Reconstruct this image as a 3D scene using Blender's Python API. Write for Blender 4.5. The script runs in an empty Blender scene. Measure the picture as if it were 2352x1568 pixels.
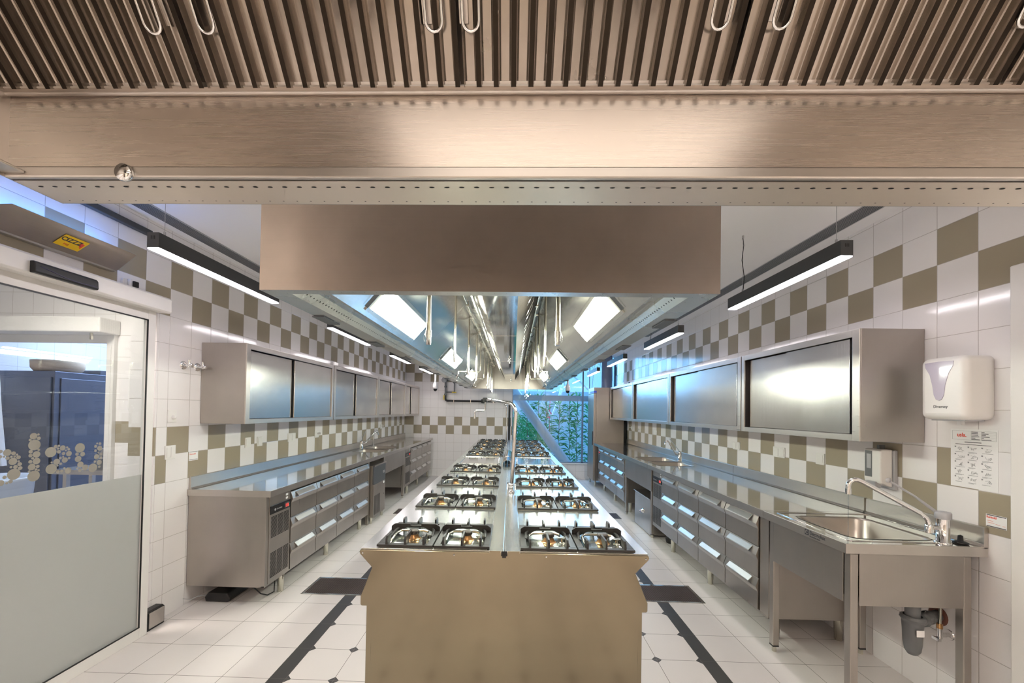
import bpy, bmesh, math, random
from mathutils import Vector, Matrix
R = math.radians
random.seed(7)
sc = bpy.context.scene
COL = sc.collection

# ------------------------------------------------------------------ camera
cam_d = bpy.data.cameras.new('camera')
cam = bpy.data.objects.new('camera', cam_d); COL.objects.link(cam)
cam_d.sensor_width = 36.0
cam_d.lens = 937.759 / 2352 * 36
cam_d.shift_x = 20.454 / 2352
cam_d.shift_y = 144.329 / 2352
cam_d.clip_start = 0.02; cam_d.clip_end = 200
YAW, PITCH, ROLL = -0.026380, 0.015329, 0.01674
Rc = Matrix.Rotation(-YAW, 4, 'Z') @ Matrix.Rotation(PITCH, 4, 'X') @ Matrix.Rotation(math.pi/2, 4, 'X') @ Matrix.Rotation(ROLL, 4, 'Z')
cam.matrix_world = Matrix.Translation((0, 0, 1.62)) @ Rc
sc.camera = cam

# ------------------------------------------------------------------ colour management, world, large lights
sc.view_settings.view_transform = 'Standard'
sc.view_settings.look = 'None'
sc.view_settings.gamma = 1
sc.view_settings.use_curve_mapping = False
sc.view_settings.exposure = 0.52
W = bpy.data.worlds.new('world'); sc.world = W; W.use_nodes = True
bg = W.node_tree.nodes['Background']
bg.inputs[0].default_value = (0.20, 0.52, 1.0, 1); bg.inputs[1].default_value = 1.25

PEND_E = 24.0        # pendant tube emission
HOOD_E = 55.0       # hood lamp emission
WARM_E = 6.0       # warm lamp inside the near hood
FILL_E = 34.0        # fill lamps added behind the camera and in the passage

def area(name, loc, rot, sx, sy, power, color):
    d = bpy.data.lights.new(name, 'AREA'); d.shape = 'RECTANGLE'; d.size = sx; d.size_y = sy
    d.energy = power; d.color = color
    o = bpy.data.objects.new(name, d); COL.objects.link(o); o.location = loc; o.rotation_euler = rot
    return o
area('window_daylight', (0.9, 12.4, 3.6), (R(-62), 0, 0), 4.0, 3.0, 230, (0.24, 0.56, 1.0))
area('annex_blue_fill', (-5.2, 5.9, 2.9), (0, 0, 0), 1.6, 1.4, 55, (0.5, 0.66, 1.0))  # blue fill lamp added under the annex ceiling, no window there

# ------------------------------------------------------------------ constants of the room
XL, XR, YB, ZC = -2.654, 2.471, 9.98, 2.96
YN = -2.6
TH = 0.2126

# ------------------------------------------------------------------ materials
def newmat(name):
    m = bpy.data.materials.new(name); m.use_nodes = True
    nt = m.node_tree
    return m, nt, nt.nodes['Principled BSDF']
def pmat(name, col, rough=0.5, metal=0.0, spec=0.5, emis=None, estr=0.0, trans=0.0, ior=1.45, coat=0.0, bump=0.0, bscale=60):
    m, nt, b = newmat(name)
    b.inputs['Base Color'].default_value = (*col, 1)
    b.inputs['Roughness'].default_value = rough
    b.inputs['Metallic'].default_value = metal
    b.inputs['Specular IOR Level'].default_value = spec
    b.inputs['Transmission Weight'].default_value = trans
    b.inputs['IOR'].default_value = ior
    b.inputs['Coat Weight'].default_value = coat
    if emis: b.inputs['Emission Color'].default_value = (*emis, 1); b.inputs['Emission Strength'].default_value = estr
    tc = nt.nodes.new('ShaderNodeTexCoord')
    nz = nt.nodes.new('ShaderNodeTexNoise'); nz.inputs['Scale'].default_value = bscale
    nt.links.new(tc.outputs['Object'], nz.inputs['Vector'])
    if bump > 0:
        bp = nt.nodes.new('ShaderNodeBump'); bp.inputs['Strength'].default_value = bump; bp.inputs['Distance'].default_value = 0.002
        nt.links.new(nz.outputs['Fac'], bp.inputs['Height']); nt.links.new(bp.outputs['Normal'], b.inputs['Normal'])
    return m
METAL = 0.93
def steel(name, col=(0.60, 0.57, 0.54), r0=0.2, r1=0.36, brush=(3, 3, 160), bump=0.04, wav=0.0, aniso=0.0, stain=0.12):
    m, nt, b = newmat(name)
    N, L = nt.nodes.new, nt.links.new
    tc = N('ShaderNodeTexCoord')
    mp = N('ShaderNodeMapping'); mp.inputs['Scale'].default_value = brush
    L(tc.outputs['Object'], mp.inputs['Vector'])
    nz = N('ShaderNodeTexNoise'); nz.inputs['Scale'].default_value = 1.0; nz.inputs['Detail'].default_value = 4
    L(mp.outputs['Vector'], nz.inputs['Vector'])
    n2 = N('ShaderNodeTexNoise'); n2.inputs['Scale'].default_value = 2.6; n2.inputs['Detail'].default_value = 5
    L(tc.outputs['Object'], n2.inputs['Vector'])
    mx = N('ShaderNodeMath'); mx.operation = 'ADD'; L(nz.outputs['Fac'], mx.inputs[0]); L(n2.outputs['Fac'], mx.inputs[1])
    mr = N('ShaderNodeMapRange'); mr.inputs['From Min'].default_value = 0.6; mr.inputs['From Max'].default_value = 1.4
    mr.inputs['To Min'].default_value = r0; mr.inputs['To Max'].default_value = r1
    L(mx.outputs[0], mr.inputs['Value']); L(mr.outputs[0], b.inputs['Roughness'])
    cr = N('ShaderNodeMapRange'); cr.inputs['From Min'].default_value = 0.35; cr.inputs['From Max'].default_value = 0.75
    cr.inputs['To Min'].default_value = 1.0; cr.inputs['To Max'].default_value = 1.0 - stain
    L(n2.outputs['Fac'], cr.inputs['Value'])
    vm = N('ShaderNodeVectorMath'); vm.operation = 'SCALE'; vm.inputs[0].default_value = col
    L(cr.outputs[0], vm.inputs['Scale']); L(vm.outputs[0], b.inputs['Base Color'])
    b.inputs['Metallic'].default_value = METAL
    b.inputs['Anisotropic'].default_value = aniso
    if bump <= 0: return m
    bp = N('ShaderNodeBump'); bp.inputs['Strength'].default_value = bump; bp.inputs['Distance'].default_value = 0.001
    L(nz.outputs['Fac'], bp.inputs['Height'])
    if wav > 0:
        n3 = N('ShaderNodeTexNoise'); n3.inputs['Scale'].default_value = 2.2; n3.inputs['Detail'].default_value = 1
        L(tc.outputs['Object'], n3.inputs['Vector'])
        b2 = N('ShaderNodeBump'); b2.inputs['Strength'].default_value = wav; b2.inputs['Distance'].default_value = 0.02
        L(n3.outputs['Fac'], b2.inputs['Height']); L(b2.outputs['Normal'], bp.inputs['Normal'])
    L(bp.outputs['Normal'], b.inputs['Normal'])
    return m

STEEL = steel('brushed_steel', col=(0.52, 0.49, 0.46), r0=.26, r1=.4)
STEEL_H = steel('brushed_steel_horizontal', col=(0.58, 0.54, 0.50), brush=(3, 3, 220), r0=0.26, r1=0.4)
STEEL_V = steel('brushed_steel_upright', col=(0.45, 0.415, 0.38), brush=(200, 200, 3), r0=0.26, r1=0.42)
STEEL_CAB = steel('cabinet_door_steel', col=(0.60, 0.575, 0.55), brush=(120, 120, 2), r0=0.17, r1=0.27, wav=0.06, bump=0.01)
STEEL_TOP = steel('worktop_steel', col=(0.60, 0.575, 0.54), brush=(200, 4, 4), r0=0.05, r1=0.11, bump=0.004)
HANDLE = steel('handle_steel', col=(0.70, 0.68, 0.66), brush=(3, 60, 3), r0=0.32, r1=0.4, bump=0)
FLANGE = steel('flange_steel', col=(0.80, 0.71, 0.63), brush=(3, 60, 3), r0=0.34, r1=0.42, bump=0)
BOWL = steel('bowl_steel', col=(0.46, 0.42, 0.38), brush=(3, 3, 3), r0=0.28, r1=0.4, bump=0)
STEEL_RANGE = steel('range_top_steel', col=(0.70, 0.71, 0.69), brush=(1.5, 1.5, 1.5), r0=0.17, r1=0.27, bump=0, stain=.06)
STEEL_SHEET = steel('hood_sheet_steel', col=(0.62, 0.61, 0.58), brush=(1.5, 2, 2), r0=0.24, r1=0.32, bump=0, stain=.06)
STEEL_WARMLIT = steel('range_end_steel', col=(0.275, 0.235, 0.165), brush=(1, 1, 120), r0=0.15, r1=0.21, bump=0.0, stain=.15)  # golden tint of the warm light is put into this steel colour
STEEL_BROWN = steel('hood_front_steel', col=(0.50, 0.43, 0.37), brush=(2, 2, 200), r0=0.3, r1=0.5, bump=0.03, stain=.25)
STEEL_FILTER = steel('filter_steel', col=(0.44, 0.39, 0.34), brush=(40, 40, 4), r0=0.06, r1=0.30, bump=0.03, stain=0.35)
DARKGRATE = pmat('grate_metal', (0.22, 0.19, 0.18), 0.5, 0.8)
CHROME = pmat('chrome', (0.75, 0.75, 0.75), 0.07, 1.0)
TUBE = pmat('tube_steel', (0.62, 0.60, 0.52), 0.2, 1.0)
IRON = pmat('cast_iron', (0.028, 0.026, 0.025), 0.42, 0.0, bump=0.3, bscale=300)
BURNER = pmat('burner_cap_dark', (0.10, 0.085, 0.075), 0.45, 0.6)
BRASS = pmat('brass', (0.62, 0.36, 0.16), 0.28, 1.0)
BLACK = pmat('black_plastic', (0.012, 0.012, 0.013), 0.35)
BLACKM = pmat('black_void', (0.01, 0.01, 0.01), 0.8)
RUBBER = pmat('rubber', (0.03, 0.03, 0.03), 0.7)
GREYP = pmat('grey_plastic', (0.14, 0.145, 0.15), 0.4)
GREYL = pmat('light_grey_plastic', (0.42, 0.42, 0.44), 0.4)
GREYD = pmat('dark_grey_panel', (0.075, 0.08, 0.09), 0.45)
LAMPBODY = pmat('graphite_paint', (0.06, 0.062, 0.066), 0.5)
WHITEP = pmat('white_plastic', (0.78, 0.76, 0.74), 0.3)
WHITEPAINT = pmat('white_powder_coat', (0.74, 0.72, 0.70), 0.4)
LILAC = pmat('lilac_clear_plastic', (0.50, 0.46, 0.56), 0.12, coat=0.5)
PAPER = pmat('paper', (0.82, 0.81, 0.81), 0.6)
PLASTER = pmat('ceiling_plaster', (0.90, 0.89, 0.90), 0.7, bump=0.05)
INK = pmat('dark_ink', (0.06, 0.06, 0.07), 0.6)
INKG = pmat('grey_ink', (0.28, 0.28, 0.29), 0.6)
RED = pmat('red_print', (0.75, 0.08, 0.05), 0.5)
YELLOW = pmat('yellow_vinyl', (0.85, 0.55, 0.02), 0.4)
YELLOWV = pmat('yellow_valve', (0.80, 0.58, 0.02), 0.4)
DARKPIPE = pmat('black_paint_pipe', (0.018, 0.016, 0.016), 0.3)
COPPER = pmat('rust_brown', (0.18, 0.07, 0.05), 0.5)
BASKET = pmat('wicker', (0.62, 0.46, 0.32), 0.8, bump=0.6, bscale=40)
BUBBLE = pmat('satin_vinyl', (0.27, 0.25, 0.22), 0.5)
BLUEV = pmat('blue_label', (0.05, 0.08, 0.45), 0.4)
LEAF = pmat('green_leaf', (0.05, 0.36, 0.12), 0.5)
STEM = pmat('plant_stem', (0.18, 0.12, 0.10), 0.7)
BARK = pmat('pale_bark', (0.75, 0.75, 0.72), 0.8)
PINK = pmat('pink_cloth', (0.9, 0.10, 0.16), 0.6)
COLUMN = pmat('grey_column_paint', (0.40, 0.44, 0.50), 0.35)
GRAVEL = pmat('pale_gravel', (0.55, 0.55, 0.55), 0.9, bump=0.5, bscale=20)
GARDEN = pmat('garden_wall_render', (0.55, 0.66, 0.72), 0.8)
REDLED = pmat('red_digits', (0.3, 0.0, 0.0), 0.5, emis=(1, 0.03, 0.02), estr=2.5)
GREENB = pmat('green_button', (0.2, 0.5, 0.4), 0.5)
def emis(name, col, s):
    return pmat(name, (0.8, 0.8, 0.8), 0.5, emis=col, estr=s)
E_PEND = emis('pendant_diffuser', (1.0, 0.93, 0.97), PEND_E)
E_HOODD = emis('hood_lamp_cover', (0.85, 0.95, 0.78), 0.55)
E_HOOD = emis('hood_diffuser', (0.95, 1.0, 0.86), HOOD_E)
E_WARM = emis('warm_hood_diffuser', (1.0, 0.87, 0.74), WARM_E)
E_GLOW = emis('mirror_glow_panel', (1.0, 0.90, 0.80), 0.95)
E_FILL = emis('warm_fill_diffuser', (1.0, 0.90, 0.80), FILL_E)
E_UV = emis('insect_lamp_tube', (0.09, 0.32, 1.0), 20.0)
E_TUBE = emis('passage_tube', (0.75, 1.0, 0.85), 6.0)

def thin_glass(name, tint=(0.93, 0.97, 0.97), refl=1.0):
    m, nt, b = newmat(name); nt.nodes.remove(b)
    N, L = nt.nodes.new, nt.links.new
    out = nt.nodes['Material Output']
    tr = N('ShaderNodeBsdfTransparent'); tr.inputs[0].default_value = (*tint, 1)
    gl = N('ShaderNodeBsdfGlossy'); gl.inputs['Roughness'].default_value = 0.01; gl.inputs[0].default_value = (refl, refl, refl, 1)
    fr = N('ShaderNodeFresnel'); ge = N('ShaderNodeNewGeometry'); im = N('ShaderNodeMapRange'); im.inputs['To Min'].default_value = 1.5; im.inputs['To Max'].default_value = 1/1.5
    L(ge.outputs['Backfacing'], im.inputs['Value']); L(im.outputs[0], fr.inputs[0])
    mx = N('ShaderNodeMixShader'); L(fr.outputs[0], mx.inputs[0]); L(tr.outputs[0], mx.inputs[1]); L(gl.outputs[0], mx.inputs[2])
    L(mx.outputs[0], out.inputs[0])
    return m
GLASS = thin_glass('clear_glass')
def frosted(name):
    m, nt, b = newmat(name)
    N, L = nt.nodes.new, nt.links.new
    out = nt.nodes['Material Output']
    b.inputs['Base Color'].default_value = (0.52, 0.53, 0.52, 1); b.inputs['Roughness'].default_value = 0.25
    tl = N('ShaderNodeBsdfTranslucent'); tl.inputs[0].default_value = (0.62, 0.64, 0.62, 1)
    mx = N('ShaderNodeMixShader'); mx.inputs[0].default_value = 0.3
    L(b.outputs[0], mx.inputs[1]); L(tl.outputs[0], mx.inputs[2]); L(mx.outputs[0], out.inputs[0])
    return m
FROST = frosted('frosted_film')

class G:
    """tiny node-maths helper"""
    def __init__(s, nt): s.nt = nt
    def m(s, op, a, b=None, c=None):
        n = s.nt.nodes.new('ShaderNodeMath'); n.operation = op
        for i, v in enumerate((a, b, c)):
            if v is None: continue
            if isinstance(v, (int, float)): n.inputs[i].default_value = v
            else: s.nt.links.new(v, n.inputs[i])
        return n.outputs[0]
def tile_mat(name, axis, u0, w, parity, brown=True, upper=True):
    """glazed wall tiles; axis 0 = x runs along the wall, 1 = y. Two checker bands."""
    m, nt, b = newmat(name); g = G(nt); N, L = nt.nodes.new, nt.links.new
    tc = N('ShaderNodeTexCoord'); sp = N('ShaderNodeSeparateXYZ'); L(tc.outputs['Object'], sp.inputs[0])
    u = g.m('DIVIDE', g.m('SUBTRACT', sp.outputs[axis], u0), w)
    v = g.m('DIVIDE', g.m('SUBTRACT', sp.outputs[2], 1.4515 - 7*TH), TH)
    cu, cv = g.m('FLOOR', u), g.m('FLOOR', v)
    fu, fv = g.m('SUBTRACT', u, cu), g.m('SUBTRACT', v, cv)
    du = g.m('MULTIPLY', g.m('MINIMUM', fu, g.m('SUBTRACT', 1.0, fu)), w)
    dv = g.m('MULTIPLY', g.m('MINIMUM', fv, g.m('SUBTRACT', 1.0, fv)), TH)
    d = g.m('MINIMUM', du, dv)
    grout = g.m('LESS_THAN', d, 0.0013)
    lo = g.m('MULTIPLY', g.m('GREATER_THAN', cv, 4.5), g.m('LESS_THAN', cv, 6.5))
    hi = g.m('MULTIPLY', g.m('GREATER_THAN', cv, 10.5), g.m('LESS_THAN', cv, 12.5))
    band = g.m('ADD', lo, g.m('MULTIPLY', hi, 1.0 if upper else 0.0))
    par = g.m('FLOORED_MODULO', g.m('ADD', g.m('ADD', cu, cv), float(parity)), 2.0)
    isb = g.m('MULTIPLY', band, g.m('LESS_THAN', par, 0.5)) if brown else g.m('MULTIPLY', band, 0.0)
    m1 = N('ShaderNodeMix'); m1.data_type = 'RGBA'
    m1.inputs[6].default_value = (0.83, 0.80, 0.80, 1); m1.inputs[7].default_value = (0.355, 0.305, 0.225, 1)
    L(isb, m1.inputs[0])
    m2 = N('ShaderNodeMix'); m2.data_type = 'RGBA'; m2.inputs[7].default_value = (0.42, 0.38, 0.36, 1)
    L(grout, m2.inputs[0]); L(m1.outputs[2], m2.inputs[6]); L(m2.outputs[2], b.inputs['Base Color'])
    r = g.m('ADD', 0.12, g.m('MULTIPLY', grout, 0.6)); L(r, b.inputs['Roughness'])
    hgt = g.m('MINIMUM', g.m('DIVIDE', d, 0.004), 1.0)
    nz = N('ShaderNodeTexNoise'); nz.inputs['Scale'].default_value = 7.0; nz.inputs['Detail'].default_value = 1
    L(tc.outputs['Object'], nz.inputs['Vector'])
    wn = N('ShaderNodeTexWhiteNoise'); wn.noise_dimensions = '2D'
    cb = N('ShaderNodeCombineXYZ'); L(cu, cb.inputs[0]); L(cv, cb.inputs[1]); L(cb.outputs[0], wn.inputs['Vector'])
    tilt = g.m('MULTIPLY', g.m('MULTIPLY', g.m('SUBTRACT', wn.outputs['Value'], 0.5), fu), 0.35)
    hh = g.m('ADD', g.m('ADD', hgt, g.m('MULTIPLY', nz.outputs['Fac'], 0.9)), tilt)
    bp = N('ShaderNodeBump'); bp.inputs['Strength'].default_value = 0.5; bp.inputs['Distance'].default_value = 0.0016
    L(hh, bp.inputs['Height']); L(bp.outputs['Normal'], b.inputs['Normal'])
    return m
T_LEFT = tile_mat('tiles_left', 1, 3.06148, TH, 0)
T_RIGHT = tile_mat('tiles_right', 1, 2.87561, TH, 1)
T_BACK = tile_mat('tiles_back', 0, XL, 0.19923, 0)
T_PASS = tile_mat('tiles_passage', 0, -3.98, TH, 0, upper=False)
T_JAMB = tile_mat('tiles_jamb', 0, -2.8666, 0.2126, 0, upper=False)
T_BLUE = tile_mat('tiles_annex', 0, -3.9, TH, 0, brown=False)
T_BLUEY = tile_mat('tiles_annex_side', 1, 4.1, TH, 0, brown=False)

def floor_mat():
    m, nt, b = newmat('floor_tiles'); g = G(nt); N, L = nt.nodes.new, nt.links.new
    tc = N('ShaderNodeTexCoord'); sp = N('ShaderNodeSeparateXYZ'); L(tc.outputs['Object'], sp.inputs[0])
    x, y = sp.outputs[0], sp.outputs[1]
    PY = 0.313
    v = g.m('DIVIDE', g.m('SUBTRACT', y, 2.425), PY); cv = g.m('FLOOR', v); fv = g.m('SUBTRACT', v, cv)
    dv = g.m('MULTIPLY', g.m('MINIMUM', fv, g.m('SUBTRACT', 1.0, fv)), PY)
    # across: the rows restart on either side of the two black strips
    outL = g.m('LESS_THAN', x, -1.384); outR = g.m('GREATER_THAN', x, 1.303)
    base = g.m('ADD', g.m('MULTIPLY', outL, -1.433), g.m('MULTIPLY', outR, 1.350))
    mid = g.m('SUBTRACT', 1.0, g.m('ADD', outL, outR))
    left = g.m('LESS_THAN', x, 0.0)
    base = g.m('ADD', base, g.m('MULTIPLY', mid, g.m('ADD', g.m('MULTIPLY', left, -1.335), g.m('MULTIPLY', g.m('SUBTRACT', 1.0, left), 1.255))))
    u = g.m('DIVIDE', g.m('SUBTRACT', x, base), 0.2885); cu = g.m('FLOOR', u); fu = g.m('SUBTRACT', u, cu)
    du = g.m('MULTIPLY', g.m('MINIMUM', fu, g.m('SUBTRACT', 1.0, fu)), 0.2885)
    grout = g.m('LESS_THAN', g.m('MINIMUM', du, dv), 0.0016)
    dia = g.m('MULTIPLY', g.m('LESS_THAN', g.m('ADD', du, dv), 0.034), mid)
    sL = g.m('MULTIPLY', g.m('GREATER_THAN', x, -1.433), g.m('LESS_THAN', x, -1.335))
    sR = g.m('MULTIPLY', g.m('GREATER_THAN', x, 1.255), g.m('LESS_THAN', x, 1.350))
    dark = g.m('MINIMUM', g.m('ADD', g.m('ADD', sL, sR), dia), 1.0)
    nz = N('ShaderNodeTexNoise'); nz.inputs['Scale'].default_value = 1.6; nz.inputs['Detail'].default_value = 6
    L(tc.outputs['Object'], nz.inputs['Vector'])
    ramp = N('ShaderNodeMix'); ramp.data_type = 'RGBA'; ramp.inputs[6].default_value = (0.74, 0.695, 0.685, 1); ramp.inputs[7].default_value = (0.66, 0.615, 0.60, 1)
    L(nz.outputs['Fac'], ramp.inputs[0])
    a = N('ShaderNodeMix'); a.data_type = 'RGBA'; a.inputs[7].default_value = (0.035, 0.033, 0.034, 1)
    L(dark, a.inputs[0]); L(ramp.outputs[2], a.inputs[6])
    c = N('ShaderNodeMix'); c.data_type = 'RGBA'; c.inputs[7].default_value = (0.13, 0.11, 0.10, 1)
    inst = g.m('MULTIPLY', g.m('ADD', sL, sR), 1.0)
    g2 = g.m('MULTIPLY', grout, g.m('SUBTRACT', 1.0, g.m('MULTIPLY', inst, 0.4)))
    L(g2, c.inputs[0]); L(a.outputs[2], c.inputs[6]); L(c.outputs[2], b.inputs['Base Color'])
    rr = g.m('ADD', 0.24, g.m('MULTIPLY', nz.outputs['Fac'], 0.16)); L(rr, b.inputs['Roughness'])
    bp = N('ShaderNodeBump'); bp.inputs['Strength'].default_value = 0.3; bp.inputs['Distance'].default_value = 0.001
    L(g.m('SUBTRACT', 1.0, grout), bp.inputs['Height']); L(bp.outputs['Normal'], b.inputs['Normal'])
    return m
FLOOR = floor_mat()

# ------------------------------------------------------------------ mesh helpers
WLOC = {}
class MB:
    def __init__(s): s.v = []; s.f = []; s.mi = []; s.sm = []; s.cur = 0; s.smooth = False
    def add(s, vs, fs, smooth=None):
        n = len(s.v); s.v += [tuple(p) for p in vs]
        for f in fs: s.f.append([n+i for i in f]); s.mi.append(s.cur); s.sm.append(s.smooth if smooth is None else smooth)
        return s
    def mat(s, i): s.cur = i; return s
    def box(s, x0, x1, y0, y1, z0, z1):
        x0, x1 = min(x0, x1), max(x0, x1); y0, y1 = min(y0, y1), max(y0, y1); z0, z1 = min(z0, z1), max(z0, z1)
        return s.add([(x0,y0,z0),(x1,y0,z0),(x1,y1,z0),(x0,y1,z0),(x0,y0,z1),(x1,y0,z1),(x1,y1,z1),(x0,y1,z1)],
                     [(0,3,2,1),(4,5,6,7),(0,1,5,4),(1,2,6,5),(2,3,7,6),(3,0,4,7)], False)
    def prism(s, poly, axis, a, b):
        """poly: list of 2D points in the plane across `axis` (x: (y,z); y: (x,z); z: (x,y)), extruded a..b"""
        def P(p, t): return {'x': (t, p[0], p[1]), 'y': (p[0], t, p[1]), 'z': (p[0], p[1], t)}[axis]
        n = len(poly); vs = [P(p, a) for p in poly] + [P(p, b) for p in poly]
        fs = [list(range(n))[::-1], list(range(n, 2*n))] + [(i, (i+1) % n, n+(i+1) % n, n+i) for i in range(n)]
        return s.add(vs, fs, False)
    def sheet(s, pts, axis, a, b):
        """open strip following pts"""
        def P(p, t): return {'x': (t, p[0], p[1]), 'y': (p[0], t, p[1]), 'z': (p[0], p[1], t)}[axis]
        n = len(pts); vs = [P(p, a) for p in pts] + [P(p, b) for p in pts]
        return s.add(vs, [(i, i+1, n+i+1, n+i) for i in range(n-1)], False)
    def tube(s, path, r, seg=12, cap=True, radii=None):
        pts = [Vector(p) for p in path]; n = len(pts); vs = []; fs = []
        t0 = (pts[1]-pts[0]).normalized(); up = Vector((0, 0, 1)) if abs(t0.z) < 0.9 else Vector((1, 0, 0))
        nrm = t0.cross(up).normalized()
        for i, p in enumerate(pts):
            if i == 0: t = t0
            elif i == n-1: t = (pts[i]-pts[i-1]).normalized()
            else: t = ((pts[i+1]-pts[i]).normalized() + (pts[i]-pts[i-1]).normalized()).normalized()
            nrm = (nrm - t*nrm.dot(t)).normalized(); bi = t.cross(nrm)
            rr = radii[i] if radii else r
            for k in range(seg):
                a = 2*math.pi*k/seg; vs.append(p + nrm*math.cos(a)*rr + bi*math.sin(a)*rr)
        for i in range(n-1):
            for k in range(seg):
                a, b = i*seg+k, i*seg+(k+1) % seg; fs.append((a, b, b+seg, a+seg))
        s.add(vs, fs, True)
        if cap:
            s.add(vs[:seg], [list(range(seg))[::-1]], False); s.add(vs[-seg:], [list(range(seg))], False)
        return s
    def cyl(s, p0, p1, r, seg=16): return s.tube([p0, p1], r, seg)
    def lathe(s, prof, c, axis='z', seg=24):
        """prof: (radius, height) list"""
        vs = []; fs = []
        for r, h in prof:
            for k in range(seg):
                a = 2*math.pi*k/seg; x, y = r*math.cos(a), r*math.sin(a)
                q = {'z': (x, y, h), 'y': (x, h, y), 'x': (h, x, y)}[axis]
                vs.append((c[0]+q[0], c[1]+q[1], c[2]+q[2]))
        for i in range(len(prof)-1):
            for k in range(seg):
                a, b = i*seg+k, i*seg+(k+1) % seg; fs.append((a, b, b+seg, a+seg))
        return s.add(vs, fs, True)
    def disc(s, c, nrm, r, seg=12, ry=None):
        nrm = Vector(nrm).normalized(); a0 = Vector((0, 0, 1)) if abs(nrm.z) < 0.9 else Vector((1, 0, 0))
        u = nrm.cross(a0).normalized(); w = nrm.cross(u); c = Vector(c); ry = ry or r
        return s.add([c+u*math.cos(2*math.pi*k/seg)*r + w*math.sin(2*math.pi*k/seg)*ry for k in range(seg)], [list(range(seg))], False)
    def build(s, name, mats, parent=None, bevel=0.0, seg=2, sub=0):
        me = bpy.data.meshes.new(name)
        off = WLOC.get(parent.name, Vector((0, 0, 0))) if parent else Vector((0, 0, 0))
        me.from_pydata([tuple(Vector(p)-off) for p in s.v], [], s.f)
        if not isinstance(mats, (list, tuple)): mats = [mats]
        for m in mats: me.materials.append(m)
        me.polygons.foreach_set('material_index', s.mi); me.polygons.foreach_set('use_smooth', s.sm)
        bm = bmesh.new(); bm.from_mesh(me); bmesh.ops.recalc_face_normals(bm, faces=bm.faces); bm.to_mesh(me); bm.free()
        me.update()
        o = bpy.data.objects.new(name, me); COL.objects.link(o)
        if parent: o.parent = parent
        WLOC[o.name] = off.copy()
        if bevel > 0:
            b = o.modifiers.new('bevel', 'BEVEL'); b.width = bevel; b.segments = seg; b.limit_method = 'ANGLE'; b.angle_limit = R(40)
        if sub:
            b = o.modifiers.new('sub', 'SUBSURF'); b.levels = sub; b.render_levels = sub
        return o
def mb(): return MB()
def thing(name, label, cat, loc=(0, 0, 0), group=None):
    o = bpy.data.objects.new(name, None); COL.objects.link(o); o.location = loc; o.empty_display_size = 0.1
    WLOC[o.name] = Vector(loc); o['label'] = label; o['category'] = cat
    if group: o['group'] = group
    return o
def tag(o, label, cat, group=None):
    o['label'] = label; o['category'] = cat
    if group: o['group'] = group
    return o
def struct(o): o['kind'] = 'structure'; return o
def dup(root, loc, rotz=0.0, label=None):
    def cp(o, parent):
        c = o.copy(); COL.objects.link(c)
        if parent: c.parent = parent
        for ch in list(o.children): cp(ch, c)
        return c
    r = cp(root, None); r.location = loc; r.rotation_euler = (0, 0, rotz)
    if label: r['label'] = label
    return r
def text_mesh(name, txt, size, mat_, origin, xdir, updir, parent, extrude=0.0004, align='LEFT', sx=1.0, bold=0.0):
    cu = bpy.data.curves.new(name, 'FONT'); cu.body = txt; cu.size = size; cu.extrude = extrude; cu.align_x = align; cu.offset = bold
    t = bpy.data.objects.new(name+'_tmp', cu); COL.objects.link(t)
    dg = bpy.context.evaluated_depsgraph_get(); me = bpy.data.meshes.new_from_object(t.evaluated_get(dg))
    bpy.data.objects.remove(t); bpy.data.curves.remove(cu)
    x = Vector(xdir).normalized(); y = Vector(updir).normalized(); z = x.cross(y)
    off = WLOC.get(parent.name, Vector((0, 0, 0)))
    M = Matrix((( *(x*sx), ), ( *y, ), ( *z, ))).transposed().to_4x4(); M.translation = Vector(origin)-off
    me.transform(M); me.materials.clear(); me.materials.append(mat_)
    o = bpy.data.objects.new(name, me); COL.objects.link(o); o.parent = parent; WLOC[o.name] = off.copy()
    return o
def arc(c, r, a0, a1, plane='xz', n=8):
    out = []
    for i in range(n+1):
        a = R(a0+(a1-a0)*i/n); p, q = r*math.cos(a), r*math.sin(a)
        out.append({'xz': (c[0]+p, c[1], c[2]+q), 'yz': (c[0], c[1]+p, c[2]+q), 'xy': (c[0]+p, c[1]+q, c[2])}[plane])
    return out

# ------------------------------------------------------------------ room shell
struct(mb().box(-6.6, 3.2, YN-.1, 10.35, -0.06, 0.0).build('floor', FLOOR))
c = mb().box(XL-.2, XR+.2, YN-.1, YB+.1, ZC, ZC+.08)
struct(c.build('ceiling', PLASTER))
w = mb(); w.box(XL-.2, XL, 2.97, YB+.1, -.02, ZC); w.box(XL-.2, XL, YN, 1.3, -.02, ZC); w.box(XL-.2, XL, 1.3, 2.97, 2.34, ZC)
struct(w.build('wall_left', [T_LEFT]))
j = mb(); j.box(XL-.199, XL-.003, 2.955, 2.9705, 0, 2.34); struct(j.build('trim_1', T_JAMB))
struct(mb().box(XR, XR+.2, YN, 10.09, -.02, ZC).build('wall_right', T_RIGHT))
w = mb(); w.box(XL, -.037, YB, YB+.2, 0, ZC); w.box(-.037, XR+.2, YB, YB+.2, -.02, .345)
struct(w.build('wall_back', T_BACK))
struct(mb().box(XL, XR, YN-.1, YN, -.02, ZC).build('wall_front', pmat('painted_wall', (.72, .64, .54), .6)))
for i_, (a_, b_) in enumerate(((-2.1, -1.15), (.35, 1.3))): struct(mb().box(a_, b_, YN+.001, YN+.04, 0, 2.1).build('door_%d' % (3+i_), pmat('dark_reflection_panel_%d' % i_, (.10, .08, .07), .4)))  # dark panels added out of view to give bands in steel reflections
struct(mb().box(-.037, XR, YB-.03, YB+.21, .345, .375).build('trim_2', WHITEPAINT, bevel=.004))
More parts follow.
